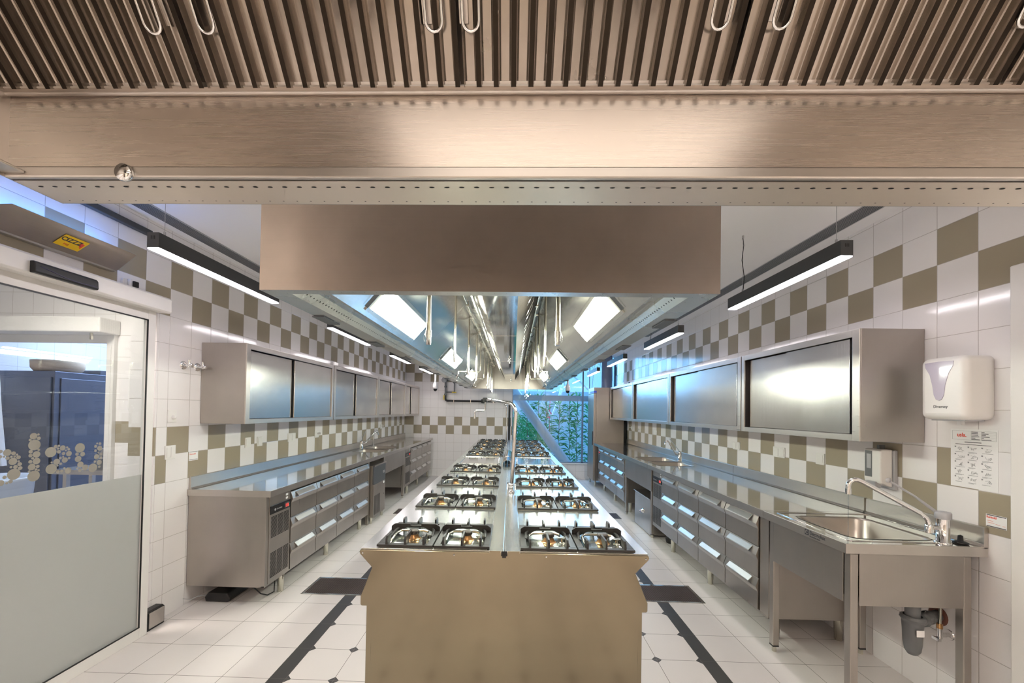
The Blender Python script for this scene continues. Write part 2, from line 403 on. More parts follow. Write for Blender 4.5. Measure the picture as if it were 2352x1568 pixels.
# white lining at the near end of the right wall
struct(mb().box(2.43, 2.4715, 1.3, 2.066, 0, 2.372).build('trim_3', WHITEPAINT, bevel=.006))
# ceiling slot grilles and access hatch seam
def slot(name, label, x0, x1, y0, y1):
    t = thing(name, label, 'air grille', (x0, y0, ZC-.004))
    m = mb(); m.box(x0, x1, y0, y1, ZC-.006, ZC-.001); m.build('frame', GREYL, t)
    m = mb(); n = 8; wd = (x1-x0-.01)/n
    for i in range(n): m.box(x0+.005+i*wd, x0+.005+i*wd+wd*.5, y0+.01, y1-.01, ZC-.008, ZC-.0062)
    m.build('slot_lines', GREYD, t)
slot('linear_air_grille', 'long slotted air grille in the ceiling above the left wall cabinets', -2.571, -2.44, .6, 8.9)
slot('linear_air_grille', 'long slotted air grille in the ceiling above the right wall cabinets', 2.20, 2.335, .6, 7.2)
t = mb()
for a in ((1.02, 1.50, 2.60, 2.603), (1.50, 1.503, 2.0, 2.603), (1.0, 1.003, 2.0, 2.6)): t.box(a[0], a[1], a[2], a[3], ZC-.0015, ZC-.0002)
tag(t.build('ceiling_hatch', GREYL), 'thin seam of the access hatch in the white ceiling beside the right pendant', 'hatch')

# back window
wn = mb(); wn.box(-.037, XR+.2, YB+.06, YB+.068, .375, ZC)
struct(wn.build('window_1', GLASS))
fr = mb(); fr.box(1.664, 1.70, YB+.03, YB+.10, .375, ZC); fr.box(-.045, -.02, YB+.03, YB+.10, .375, ZC); fr.box(-.037, XR+.1, YB+.03, YB+.10, .375, .40)
fr.box(1.83, 1.85, YB+.03, YB+.10, .375, ZC); fr.box(2.43, 2.47, YB+.03, YB+.10, .375, ZC)
fr.box(.772, .777, YB+.055, YB+.075, .4, ZC)
struct(fr.build('trim_4', pmat('blue_grey_frame', (.16, .22, .30), .4), bevel=.002))
struct(mb().box(-.3, XR+.5, YB+.28, YB+.36, 1.885, 2.02).build('trim_5', pmat('grey_beam', (.30, .36, .44), .5)))

# outside
struct(mb().box(-3, 6, 10.35, 16, -.25, -.06).build('garden_ground', GRAVEL))
struct(mb().box(-3, 6, 14.0, 14.2, -.2, 2.3).build('garden_wall', GARDEN))
m = mb(); m.cyl((-.62, 10.62, 2.95), (1.56, 10.62, .04), .125, 32)
tag(m.build('slanted_column', COLUMN), 'thick round steel column leaning across outside the back window', 'column')
m = mb()
m.cyl((2.205, 9.80, .0), (2.205, 9.80, ZC), .13, 32)
tag(m.build('round_column', pmat('column_blue_grey', (.16, .19, .28), .3)), 'round dark grey column standing upright behind the tall refrigerator', 'column')
def leaf_plant(x, y, h, seed, label, whorls=13, L=.30):
    rnd = random.Random(seed)
    t = thing('leafy_plant', label, 'plant', (x, y, -.06), 'leafy plants outside the window')
    path = [(x, y, -.06)]; px, py = x, y
    for i in range(1, 7): px += rnd.uniform(-.02, .02); py += rnd.uniform(-.02, .02); path.append((px, py, h*i/6))
    mb().tube(path, .008, 6).build('stem', STEM, t)
    m = mb()
    for k in range(whorls):
        f = (k+1)/whorls; zz = h*f; i = min(5, int(f*6)); cx, cy = path[i][0], path[i][1]
        for q in range(13):
            a = rnd.uniform(0, 6.28); el = rnd.uniform(-.25, .8) + (.5 if k == whorls-1 else 0); l = L*rnd.uniform(.6, 1.1)
            d = Vector((math.cos(a)*math.cos(el), math.sin(a)*math.cos(el), math.sin(el))); sd = d.cross(Vector((0, 0, 1))).normalized()*l*.10
            b0 = Vector((cx, cy, zz+rnd.uniform(-.05, .05))); m1 = b0+d*l*.5+Vector((0, 0, .012)); e = b0+d*l-Vector((0, 0, .03))
            m.add([b0, m1+sd, e, m1-sd], [(0, 1, 2, 3)])
    m.build('foliage', LEAF, t)
PL = [(.66, 11.4, 1.95, 'leafy plant outside, between the leaning column and the pink cloth'), (.93, 11.6, 1.92, 'leafy plant outside standing in front of the pink cloth'),
      (1.24, 11.35, 1.8, 'leafy plant outside, midway between pink cloth and window frame'), (1.56, 11.3, 1.96, 'tall leafy plant outside, second left of the window frame'),
      (1.80, 11.6, 1.95, 'leafy plant outside directly at the upright window frame'), (.36, 11.25, 1.9, 'leafy plant outside beneath the upper half of the leaning column'), (2.08, 11.3, 1.7, 'leafy plant outside in the narrow pane beside the tall refrigerator')]
for i, (x, y, h, lb) in enumerate(PL): leaf_plant(x, y, h, i, lb, 13)
bush = mb(); rnd = random.Random(3)
for k in range(2600):
    x = rnd.uniform(-.2, 1.0); z = rnd.uniform(.1, 1.62-.8*max(0, x)); y = rnd.uniform(12.0, 12.5)
    d = Vector((rnd.uniform(-1, 1), rnd.uniform(-1, 1), rnd.uniform(-.4, 1))).normalized(); l = rnd.uniform(.08, .15)
    sd = d.cross(Vector((0, 1, .2))).normalized()*l*.12; b0 = Vector((x, y, z)); bush.add([b0, b0+d*l*.5+sd, b0+d*l, b0+d*l*.5-sd], [(0, 1, 2, 3)])
for x in (-.1, .1, .3, .5, .7): bush.cyl((x, 12.2, -.06), (x+.05, 12.2, 1.1), .012, 6)
o = bush.build('hedge', LEAF); tag(o, 'dense green hedge outside, under the leaning column at the left of the window', 'hedge'); o['kind'] = 'stuff'
def tree(x, y, seed, label):
    rnd = random.Random(seed); t = thing('bare_tree', label, 'tree', (x, y, -.06))
    m = mb()
    def br(p, d, r, l, n):
        e = p + d*l; mid = p+d*l*.5+Vector((rnd.uniform(-.04, .04),)*3); m.tube([p, mid, e], r, 5, False, radii=[r, r*.85, r*.7])
        if n == 0: return
        for _ in range(3):
            nd = (d+Vector((rnd.uniform(-.8, .8), rnd.uniform(-.5, .5), rnd.uniform(-.2, .7)))).normalized(); br(e, nd, r*.62, l*.72, n-1)
    br(Vector((x, y, -.06)), Vector((rnd.uniform(-.1, .1), 0, 1)), .05, 1.5, 5); m.build('branches', BARK, t)
tree(1.1, 12.3, 5, 'pale bare tree outside, left of the upright window frame'); tree(3.2, 13.4, 9, 'pale bare tree outside, right of the upright window frame')
tree(-.8, 13.2, 12, 'pale bare tree outside, farthest left behind the hood')
m = mb(); m.prism([(1.02, 1.40), (1.24, 1.40), (1.2, 1.56), (1.15, 1.62), (1.13, 1.90), (1.10, 1.62), (1.02, 1.56)], 'y', 12.9, 12.93); m.cyl((1.14, 12.95, -.1), (1.14, 12.95, 2.0), .01, 6)
tag(m.build('pink_cloth', PINK), 'bright pink cloth hanging outside behind the plants', 'cloth')
m = mb(); m.prism([(.52, 1.42), (.60, 1.42), (.62, 1.5), (.53, 1.60)], 'y', 12.9, 12.93); m.cyl((.52, 12.95, -.1), (.52, 12.95, 1.62), .01, 6)
tag(m.build('pink_cloth', PINK), 'small pink cloth outside, at the leaning column', 'cloth')

# ------------------------------------------------------------------ fill lamps added behind the camera and in the passage
for i, (x, y) in enumerate(((-1.5, -1.4), (1.5, -1.4), (0, -1.8))):
    t = thing('fill_panel_lamp', ['added square fill lamp behind the camera, left', 'added square fill lamp behind the camera, right', 'added square fill lamp behind the camera, middle'][i], 'lamp', (x, y, ZC))
    mb().box(x-.32, x+.32, y-.32, y+.32, ZC-.05, ZC-.001).build('frame', WHITEPAINT, t)
    mb().box(x-.29, x+.29, y-.29, y+.29, ZC-.056, ZC-.0505).build('diffuser', E_FILL, t)
t = thing('fill_panel_lamp', 'added square fill lamp on the passage ceiling behind the glass door', 'lamp', (-3.6, 2.6, ZC))  # lamp added to brighten the dark passage
mb().box(-3.92, -3.28, 2.28, 2.92, ZC-.05, ZC-.001).build('frame', WHITEPAINT, t)
mb().box(-3.89, -3.31, 2.31, 2.89, ZC-.056, ZC-.0505).build('diffuser', E_FILL, t)

# ------------------------------------------------------------------ pendant lamps
def pendant(x0, x1, y0, y1, label, ends):
    z0, z1 = 2.44, 2.526
    t = thing('pendant_lamp', label, 'lamp', ((x0+x1)/2, y0, ZC), 'linear pendant lamps')
    m = mb(); m.box(x0, x1, y0, y1, z0+.006, z1)
    m.build('housing', LAMPBODY, t, bevel=.0015)
    mb().box(x0+.003, x1-.003, y0+.003, y1-.003, z0-.001, z0+.0055).build('diffuser', E_PEND, t)
    xc = (x0+x1)/2
    m = mb()
    for dx, s in ((-.009, .35), (0, 0), (.009, -.35)): m.box(xc+dx-.0012, xc+dx+.0012, y0-.0008, y0+.001, z1-.036, z1-.018)
    m.build('vent_mark', BLACKM, t)
    for yy in (y0+.07, y1-.15):
        m = mb(); m.cyl((xc, yy, z1), (xc, yy, z1+.03), .006, 10); m.tube([(xc, yy, z1+.02), (xc, yy, ZC-.01)], .0013, 6); m.cyl((xc, yy, ZC-.02), (xc, yy, ZC-.0005), .007, 10)
        m.build('suspension_cable', GREYL, t)
    m = mb(); yy = y1-.15
    m.tube([(xc+.004, yy, z1+.02), (xc+.012, yy, z1+.12), (xc-.006, yy, z1+.25), (xc+.006, yy, z1+.36), (xc, yy, ZC-.02)], .0028, 8); m.build('power_cord', BLACK, t)
ords = ['nearest', 'second nearest', 'third nearest', 'farthest']
for i, (a, b) in enumerate(((2.08, 3.18), (4.15, 5.25), (6.27, 7.32), (8.25, 9.35))):
    pendant(-1.94, -1.875, a, b, ords[i] + ' of the four dark pendant lamps over the left aisle', 0)
for i, (a, b) in enumerate(((2.128, 3.236), (4.21, 5.30), (6.30, 7.38), (8.28, 9.38))):
    pendant(1.664, 1.728, a, b, ords[i] + ' of the four dark pendant lamps over the right aisle', 0)

# ------------------------------------------------------------------ extractor hoods
def corrug(m, o, u, v, W_, L_, pitch=.036, depth=.018, gap=True):
    """baffle filter: corrugated sheet; u across, v along slats, o corner"""
    o, u, v = Vector(o), Vector(u).normalized(), Vector(v).normalized(); n = u.cross(v).normalized()
    k = int(round(W_/pitch)); p = W_/k
    prof = []
    for i in range(k):
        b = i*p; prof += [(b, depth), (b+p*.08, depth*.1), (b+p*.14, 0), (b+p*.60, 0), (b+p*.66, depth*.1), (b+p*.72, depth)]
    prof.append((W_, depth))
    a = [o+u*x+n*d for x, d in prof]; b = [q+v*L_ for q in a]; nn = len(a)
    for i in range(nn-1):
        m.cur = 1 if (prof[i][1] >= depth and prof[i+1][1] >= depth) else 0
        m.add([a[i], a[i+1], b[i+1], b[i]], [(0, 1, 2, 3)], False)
    m.cur = 0
RECESS_SHADE = pmat('filter_recess_shade', (.035, .028, .022), .5, 1.0)  # near-black colour paints the shade between the filter slats
def wire_handle(o, u, v, n, w_=.038, l=.10):
    o, u, v, n = map(Vector, (o, u, v, n)); pts = [o-u*w_/2+v*l, o-u*w_/2+n*.008+v*l*.9]
    for k in range(9):
        a = math.pi*k/8; pts.append(o+n*.02 - u*math.cos(a)*w_/2 - v*math.sin(a)*w_/2 + v*w_*.5)
    pts += [o+u*w_/2+n*.008+v*l*.9, o+u*w_/2+v*l]
    return mb().tube(pts, .0026, 8)

# near hood (runs across the picture over the camera)
HZ = 2.085
h1 = thing('extractor_hood', 'large stainless extractor hood crossing the top of the picture, nearest the camera', 'extractor hood', (0, .4, HZ))
HX0, HX1 = -1.058, 1.30
m = mb()
m.box(HX0, HX1, .9148, .917, HZ, 2.66)             # far outer skin
m.box(HX0, HX1, -.80, -.797, HZ, 2.66)
m.box(HX0-.001, HX0+.001, -.80, .917, HZ, 2.66); m.box(HX1-.001, HX1+.001, -.80, .917, HZ, 2.66)
m.box(HX0, HX1, -.80, .917, 2.655, 2.66)
m.build('shell', STEEL_H, h1)
def perf(m, pts, nrm, r=.0035, seg=6, ry=None):
    for p in pts: m.disc(p, nrm, r, seg, ry)
m = mb(); m.box(HX0, HX1, .822, .915, HZ, HZ+.004)
m.mat(1)
for i in range(74): m.disc((-1.024+i*.0313, .844, HZ-.0004), (0, 0, -1), .0026, 8, .0058)
for i in range(74): m.disc((-1.025+i*.0311, .902, HZ-.0004), (0, 0, -1), .0013, 6, .0022)
m.build('perforated_flange', [FLANGE, BLACKM], h1, bevel=0)
m = mb(); m.box(HX0+.002, HX1, .8165, .822, HZ+.002, HZ+.006); m.build('seam', BLACKM, h1)
m = mb(); m.box(HX0, HX1, .806, .8175, HZ-.001, HZ+.022); m.build('inner_lip', STEEL_H, h1, bevel=.003)
PZ = 2.258
m = mb(); m.box(HX0, HX1, .812, .816, HZ+.02, PZ); m.build('inner_panel', steel('near_panel_steel', col=(.62, .55, .49), brush=(4, 4, 420), r0=.24, r1=.31, bump=.05, stain=.05), h1)
m = mb(); m.tube([(HX0, .806, PZ), (HX1, .806, PZ)], .0055, 10); m.box(HX0, HX1, .79, .812, PZ-.002, PZ+.001); m.build('gutter', STEEL_H, h1)
# left end: side ledge and inner side sheet
m = mb(); m.box(HX0-.004, HX0+.045, -.78, .806, HZ+.006, HZ+.012); m.build('side_ledge', STEEL_H, h1, bevel=.002)
sl_ = Vector((0, -1, 1.208)).normalized(); fn = Vector((0, -1.208, -1)).normalized()
fx = [-1.05, -.622, -.111, .402, .909, 1.29]
LOOPS = [(-.677,), (-.577, -.156), (-.089, .355), (.463, .884), (.96,)]
for i in range(5):
    a, b = fx[i]+.004, fx[i+1]-.004
    m = mb(); corrug(m, (a, .800, PZ+.004), (1, 0, 0), sl_, b-a, .50, pitch=.0345)
    # corrug's normal points to the outside; shift so that the flat fronts face the cook
    f = m.build('baffle_filter', [STEEL_FILTER, RECESS_SHADE], h1)
    m = mb(); o0 = Vector((a, .800, PZ+.003)); m.add([o0+fn*.003, o0+Vector((b-a, 0, 0))+fn*.003, o0+Vector((b-a, 0, 0))+fn*.003+sl_*.010, o0+fn*.003+sl_*.010], [(0, 1, 2, 3)])
    m.build('filter_edge', STEEL_H, f)
    for q in LOOPS[i]:
        h = wire_handle(Vector((q, .800, PZ+.004))+sl_*.080+fn*.002, (1, 0, 0), sl_, fn, .030, .16).build('wire_handle', CHROME, f)
        g = mb(); c0 = Vector((q+(.006 if q in (-.677, -.577, .355, .884) else -.022), .800, PZ+.004))+sl_*.092+fn*.006; g.add([c0, c0+Vector((.016, 0, 0)), c0+Vector((.016, 0, 0))+sl_*.2, c0+sl_*.2], [(0, 1, 2, 3)]); g.build('handle_bracket', STEEL_H, f)
# clamp on the lip
m = mb(); m.lathe([(0, -.006), (.016, -.006), (.018, 0), (.016, .006), (0, .006)], (-.80, .803, HZ+.006), 'y', 20); m.box(-.816, -.806, .800, .812, HZ, HZ+.018)
m.build('clamp_knob', CHROME, h1)
# warm lamp of the near hood, on its rear slope behind the camera
m = mb(); m.box(-.95, 1.2, -.795, -.79, HZ+.02, 2.60); m.build('rear_panel', STEEL_H, h1)
l = mb().box(-.62, .98, -.79, -.74, 2.33, 2.50).build('hood_lamp', STEEL_H, h1)
mb().box(-.58, .94, -.7395, -.735, 2.345, 2.485).build('diffuser', E_WARM, l)
l = mb().box(-.50, .86, -.26, .30, 2.63, 2.654).build('hood_lamp', STEEL_H, h1)  # added unseen glowing panel, placed to be mirrored in the inner panel
mb().box(-.46, .82, -.22, .26, 2.622, 2.6295).build('diffuser', E_GLOW, l)

# long hood over the range
CX = -.115; CF = -.085
def hf(s, d): return CF+s*d
h2 = thing('extractor_hood', 'long stainless extractor hood running over the cooking range towards the window', 'extractor hood', (CX, 5, HZ))
HB = .906; Y0, Y1 = 1.595, 8.80
def hx(s, d): return CX+s*d
m = mb(); m.box(CX-HB, CX+HB, Y0-.002, Y0, HZ, 2.70); m.build('front_panel', STEEL_BROWN, h2)
m = mb()
m.box(CX-HB, CX-HB+.002, Y0, Y1, HZ, 2.70); m.box(CX+HB-.002, CX+HB, Y0, Y1, HZ, 2.70); m.box(CX-HB, CX+HB, Y1, Y1+.002, HZ, 2.70); m.box(CX-HB, CX+HB, Y0, Y1, 2.695, 2.70)
m.build('shell', STEEL_SHEET, h2)
m = mb(); m.box(CX-HB+.1002, CX+HB-.1002, Y0, Y0+.055, HZ, HZ+.003); m.mat(1)
for i in range(33): m.disc((CX-HB+.13+i*.0475, Y0+.022, HZ-.0004), (0, 0, -1), .0015, 6)
m.build('front_lip', [STEEL_SHEET, BLACKM], h2)
m = mb(); m.box(CX-HB, CX+HB, Y1-.06, Y1-.057, HZ, 2.66); m.build('end_panel', STEEL_V, h2)
for hh_, pts_ in ((h2, [(CX+sx_*.8, yy_) for sx_ in (-1, 1) for yy_ in (1.9, 5.2, 8.5)]), (h1, [(-.95, .75), (1.15, .75), (-.95, -.6), (1.15, -.6)])):
    for (x, y) in pts_:
        m = mb(); m.cyl((x, y, 2.655 if hh_ is h1 else 2.695), (x, y, ZC-.0005), .006, 8); m.build('hanger_rod', TUBE, hh_)
# bottom flange, perforated strip, inner ledge, slopes
for s in (-1, 1):
    m = mb(); m.box(hx(s, HB-.002), hx(s, HB-.10), Y0, Y1, HZ, HZ+.003)
    m.mat(1)
    for i in range(105): m.disc((hx(s, HB-.085), Y0+.05+i*.0685, HZ-.0004), (0, 0, -1), .0016, 5)
    m.build('bottom_flange', [STEEL_SHEET, BLACKM], h2)
    p0 = Vector((hx(s, HB-.10), 0, HZ)); p1 = Vector((hx(s, HB-.150), 0, HZ+.036)); d = (p1-p0).normalized(); nn = Vector((-d.z, 0, d.x)); nn = nn if nn.z < 0 else -nn
    m = mb(); m.sheet([(p0.x, p0.z), (p1.x, p1.z)], 'y', Y0+.06, Y1-.06); m.mat(1)
    for i in range(240): m.disc((p0+d*.032)+Vector((0, Y0+.1+i*.0292, 0))+nn*.0006, nn, .0042, 8)
    m.build('perforated_strip', [STEEL_SHEET, BLACKM], h2)
    m = mb(); m.sheet([(hx(s, HB-.15), HZ+.036), (hx(s, HB-.15), HZ+.05), (hx(s, HB-.19), HZ+.05), (hx(s, HB-.19), HZ+.04), (hx(s, HB-.20), HZ+.04)], 'y', Y0+.06, Y1-.06); m.build('inner_ledge', STEEL_SHEET, h2)
    a, b = HB-.20, .315
    m = mb(); ys = [Y0+.06, 3.6, 5.9, Y1-.06]
    for k in range(3): m.sheet([(hx(s, a), HZ+.04), (hx(s, b), 2.575)], 'y', ys[k]+.0015, ys[k+1]-.0015)
    m.build('slope_panel', steel('slope_steel_%d' % (s+1), col=(.62, .62, .60), brush=(1.5, 2, 2), r0=.18, r1=.26, bump=0, stain=.06), h2)
    m = mb(); m.sheet([(hx(s, b), 2.575), (hf(s, .285), 2.575), (hf(s, .285), 2.555), (hf(s, .268), 2.55)], 'y', Y0+.06, Y1-.06); m.build('filter_rail', STEEL_SHEET, h2)
    # lamps set in the slope
    d = (Vector((hx(s, b), 0, 2.575))-Vector((hx(s, a), 0, HZ+.04))); Ls = d.length; d.normalize(); nn = Vector((-d.z, 0, d.x)); nn = nn if nn.z < 0 else -nn
    for (ya, yb) in ((2.16, 3.13), (4.33, 5.32), (6.47, 7.48)):
        q0 = Vector((hx(s, a), 0, HZ+.04))+d*.045; q1 = q0+d*.165
        def quad(m, e, off0, off1):
            v = []
            for o_ in (off0, off1):
                for (q, y) in ((q0-d*e, ya-e), (q1+d*e, ya-e), (q1+d*e, yb+e), (q0-d*e, yb+e)): v.append(q+Vector((0, y, 0))+nn*o_)
            m.add(v, [(0, 1, 2, 3), (4, 5, 6, 7), (0, 1, 5, 4), (1, 2, 6, 5), (2, 3, 7, 6), (3, 0, 4, 7)], False)
        m = mb(); quad(m, .018, .001, .008); l = m.build('hood_lamp', STEEL_SHEET, h2)
        m = mb(); quad(m, -.004, .0085, .013); m.build('diffuser', E_HOODD, l)
        for f_ in (.27, .73):
            c0 = q0+d*(.165*f_); w2 = d*.026; m = mb(); v = []
            for o_ in (.0132, .016):
                for (a_, y) in ((-1, ya+.02), (1, ya+.02), (1, yb-.02), (-1, yb-.02)): v.append(c0+w2*a_+Vector((0, y, 0))+nn*o_)
            m.add(v, [(0, 1, 2, 3), (4, 5, 6, 7), (0, 1, 5, 4), (1, 2, 6, 5), (2, 3, 7, 6), (3, 0, 4, 7)], False); m.build('tube', E_HOOD, l)
        m = mb(); yy = ya-.055; m.add([q0+Vector((0, yy, 0))+nn*.004, q1+Vector((0, yy, 0))+nn*.004, q1+Vector((0, yy+.022, 0))+nn*.016, q0+Vector((0, yy+.022, 0))+nn*.016], [(0, 1, 2, 3)]); m.build('lamp_bracket', GREYD, l)
    # filters, steep, from the centre channel upward and outward
    fu = Vector((0, 1, 0)); b0 = Vector((hf(s, .095), 0, 2.262)); b1 = Vector((hf(s, .267), 0, 2.55)); vv = (b1-b0); LL = vv.length; vv.normalize()
    nf = Vector((vv.z, 0, -vv.x)); nf = nf if nf.z < 0 else -nf
    yy = Y0+.065; k = 0
    while yy < Y1-.3:
        m = mb(); w_ = .50
        if s < 0: corrug(m, b0+Vector((0, yy, 0)), fu, vv, w_-.006, LL, pitch=.036, depth=-.014 if (fu.cross(vv)).dot(nf) > 0 else .014)
        else: corrug(m, b0+Vector((0, yy, 0)), fu, vv, w_-.006, LL, pitch=.036, depth=-.014 if (fu.cross(vv)).dot(nf) > 0 else .014)
        f = m.build('baffle_filter', [STEEL_FILTER, RECESS_SHADE], h2)
        for q in (.09, .40): wire_handle(b0+Vector((0, yy+q, 0))+vv*.10+nf*.002, (0, 1, 0), vv, nf, .036, .14).build('wire_handle', CHROME, f)
        yy += w_
    # service pipes with nozzles
m = mb(); m.prism([(CF-.098, 2.262), (CF-.098, 2.245), (CF+.098, 2.245), (CF+.098, 2.262), (CF+.09, 2.262), (CF+.09, 2.25), (CF-.09, 2.25), (CF-.09, 2.262)], 'y', Y0+.06, Y1-.06)
for k in (3.4, 5.2, 7.0): m.box(CF-.0985, CF+.0985, k, k+.002, 2.244, 2.2452)
m.build('centre_channel', STEEL_TOP, h2)
for yv in (5.0, 8.1):
    m = mb(); m.cyl((CF+.02, yv, 2.245), (CF+.02, yv, 2.20), .009, 10); m.lathe([(.003, .0), (.02, -.012), (.018, -.02), (.0, -.022)], (CF+.02, yv, 2.245), 'z', 14); m.build('drain_tap', CHROME, h2)
for s in (-1, 1):
    xp = hx(s, .345)
    m = mb(); m.cyl((hx(s, .30), Y0+.2, 2.535), (hx(s, .30), Y1-.2, 2.535), .009, 12)
    for yv in (2.3, 3.5, 4.7, 5.9, 7.1, 8.3): m.box(hx(s, .285), hx(s, .315), yv, yv+.03, 2.52, 2.56)
    m.build('supply_pipe', TUBE, h2)
    straight = ((2.16, 1.965), (3.12, 1.985), (4.05, 1.96), (4.9, 1.99), (7.1, 2.0), (7.75, 2.0), (8.3, 1.98), (8.6, 1.97)) if s < 0 else ((2.2, 1.975), (3.1, 1.96), (3.9, 1.97), (4.5, 1.99), (6.9, 1.99), (7.4, 2.0), (8.0, 1.98), (8.5, 1.97))
    for i, (yv, zb) in enumerate(straight):
        r = .010 if i != 0 else .013
        m = mb(); m.tube([(hx(s, .30), yv, 2.535), (hx(s, .33), yv, 2.545), (xp, yv, 2.52), (xp, yv, zb+.06)], r, 12)
        p = m.build('nozzle_pipe', TUBE, h2)
        m = mb(); m.cyl((xp, yv, zb+.075), (xp, yv, zb+.04), r+.004, 12); m.cyl((xp, yv, zb+.04), (xp, yv, zb), r+.001, 12)
        m.tube([(xp+s*.01, yv, zb+.08)]+[(xp+s*(.012+.014*math.sin(a*.4)), yv, zb+.07-a*.009) for a in range(1, 7)], .0012, 5)
        m.build('nozzle', CHROME, p)
    for (yv, zb, ext) in ((5.5, 2.14, .30), (6.2, 2.10, .13)) if s < 0 else ((5.35, 2.14, .20), (6.1, 2.10, .22)):
        m = mb(); xe = xp + s*ext
        m.tube([(hx(s, .30), yv, 2.535), (xp, yv, 2.52), (xp, yv, zb+.02), (xp+s*.02, yv, zb), (xe, yv, zb)], .010, 12)
        p = m.build('nozzle_pipe', TUBE, h2)
        m = mb(); m.cyl((xe, yv, zb), (xe+s*.0, yv, zb-.03), .013, 12); m.cyl((xe, yv, zb-.03), (xe+s*.03, yv, zb-.10), .010, 12)
        m.tube(arc((xe+s*.01, yv, zb-.10), .025, 0, 360, 'xz', 14), .0015, 5); m.build('nozzle', CHROME, p)
# dark plates below the outer edge of the long hood
for s in (-1, 1):
    for i in range(9):
        yv = 2.04 + .79*i
        if yv > 8.7: break
        m = mb(); m.box(hx(s, HB+.012), hx(s, HB-.05), yv, yv+.19, HZ-.006, HZ-.0005)
        m.build('clip_plate', GREYD, h2, bevel=.001)

# ------------------------------------------------------------------ cooking range (island)
isl = thing('cooking_range', 'long double-sided stainless cooking range down the middle of the kitchen', 'cooking range', (-.035, 2.0, 0))
ZI = .93
LX, RX = -.745, .668
def prof(c=0.0):
    L_ = [(LX, ZI-.012), (LX+.006, ZI), (RX-.006, ZI), (RX, ZI-.012), (RX-.066, .842), (RX-.008, .70), (RX-.008, .655), (RX-.06, .655), (RX-.06, .12), (LX+.07, .12), (LX+.07, .655), (LX+.012, .655), (LX+.012, .70), (LX+.066, .842)]
    return L_
endp = prof()
m = mb()
ep = [(LX+.004, ZI-.024), (LX, ZI-.014), (LX+.004, ZI-.003), (RX-.004, ZI-.003), (RX, ZI-.014), (RX-.004, ZI-.024), (RX-.066, .842), (RX-.006, .70), (RX-.006, .662), (RX-.012, .655), (RX-.05, .655), (RX-.05, .10), (LX+.065, .10), (LX+.065, .655), (LX+.016, .655), (LX+.010, .662), (LX+.010, .70), (LX+.064, .842)]
m.prism(ep, 'y', 2.0, 2.012)
m.build('end_panel', STEEL_WARMLIT, isl, bevel=.002)
m = mb()
for x in (LX+.016, -.28, .17, RX-.016): m.lathe([(0, -.003), (.004, -.002), (.0045, 0)], (x, 2.0, ZI-.018), 'y', 10)
m.build('rivet', CHROME, isl)
m = mb(); m.prism([(a, b-.001) for a, b in prof()], 'y', 2.012, 9.6)
m.box(LX+.12, RX-.12, 2.1, 9.5, 0, .12)
m.build('body', STEEL, isl)
# module tops
def top_module(y0, y1, name='top_sheet'):
    m = mb(); m.box(LX, -.112, y0+.0015, y1-.0015, ZI-.0015, ZI+.0015); m.box(.045, RX, y0+.0015, y1-.0015, ZI-.0015, ZI+.0015); return m.build(name, STEEL_RANGE, isl, bevel=.001)
mods = [2.013, 2.84, 3.66, 4.48, 5.12, 6.08, 6.9, 7.72, 8.6, 9.6]
for a, b in zip(mods[:-1], mods[1:]): top_module(a, b)
m = mb(); m.box(-.110, -.038, 2.0, 9.6, ZI-.005, ZI+.007); m.box(-.033, .043, 2.0, 9.6, ZI-.005, ZI+.007); m.build('centre_cover', STEEL_RANGE, isl, bevel=.002)
m = mb(); m.box(-.050, -.020, 1.996, 2.02, ZI-.018, ZI+.006); m.box(-.045, -.026, 1.994, 2.0, ZI-.026, ZI-.012); m.build('joint_clip', BLACK, isl)
m = mb(); m.box(-.108, -.052, 1.998, 2.003, ZI-.008, ZI+.006); m.box(-.018, .04, 1.998, 2.003, ZI-.008, ZI+.006); m.build('cover_end', STEEL_WARMLIT, isl)
m = mb(); m.box(LX+.0695, LX+.030, 2.03, 2.8, .12, .648); d1 = m.build('door', STEEL_WARMLIT, isl, bevel=.002)
m = mb(); m.box(RX-.0595, RX-.022, 2.03, 2.8, .12, .648); d2 = m.build('door', STEEL_WARMLIT, isl, bevel=.002)
for k in range(8):
    ya = [2.03, 2.85, 3.67, 4.49, 6.1, 6.93, 7.75, 8.65][k]
    if k:
        for s_, xx in ((-1, LX+.0695), (1, RX-.0595)):
            m = mb(); m.box(xx, xx+s_*.035, ya, ya+.74, .14, .645); m.build('door', STEEL, isl, bevel=.002)
    for dy in (.2, .52):
        for s_, xx in ((-1, LX+.045), (1, RX-.045)):
            m = mb(); m.lathe([(.0, .0), (.022, .0), (.024, .02), (.018, .034), (.0, .035)], (0, 0, 0), 'x', 16)
            m.v = [(xx + s_*p[0]*1.0, ya+dy+p[1], .78+p[2]) for p in m.v]
            m.build('knob', TUBE, isl)
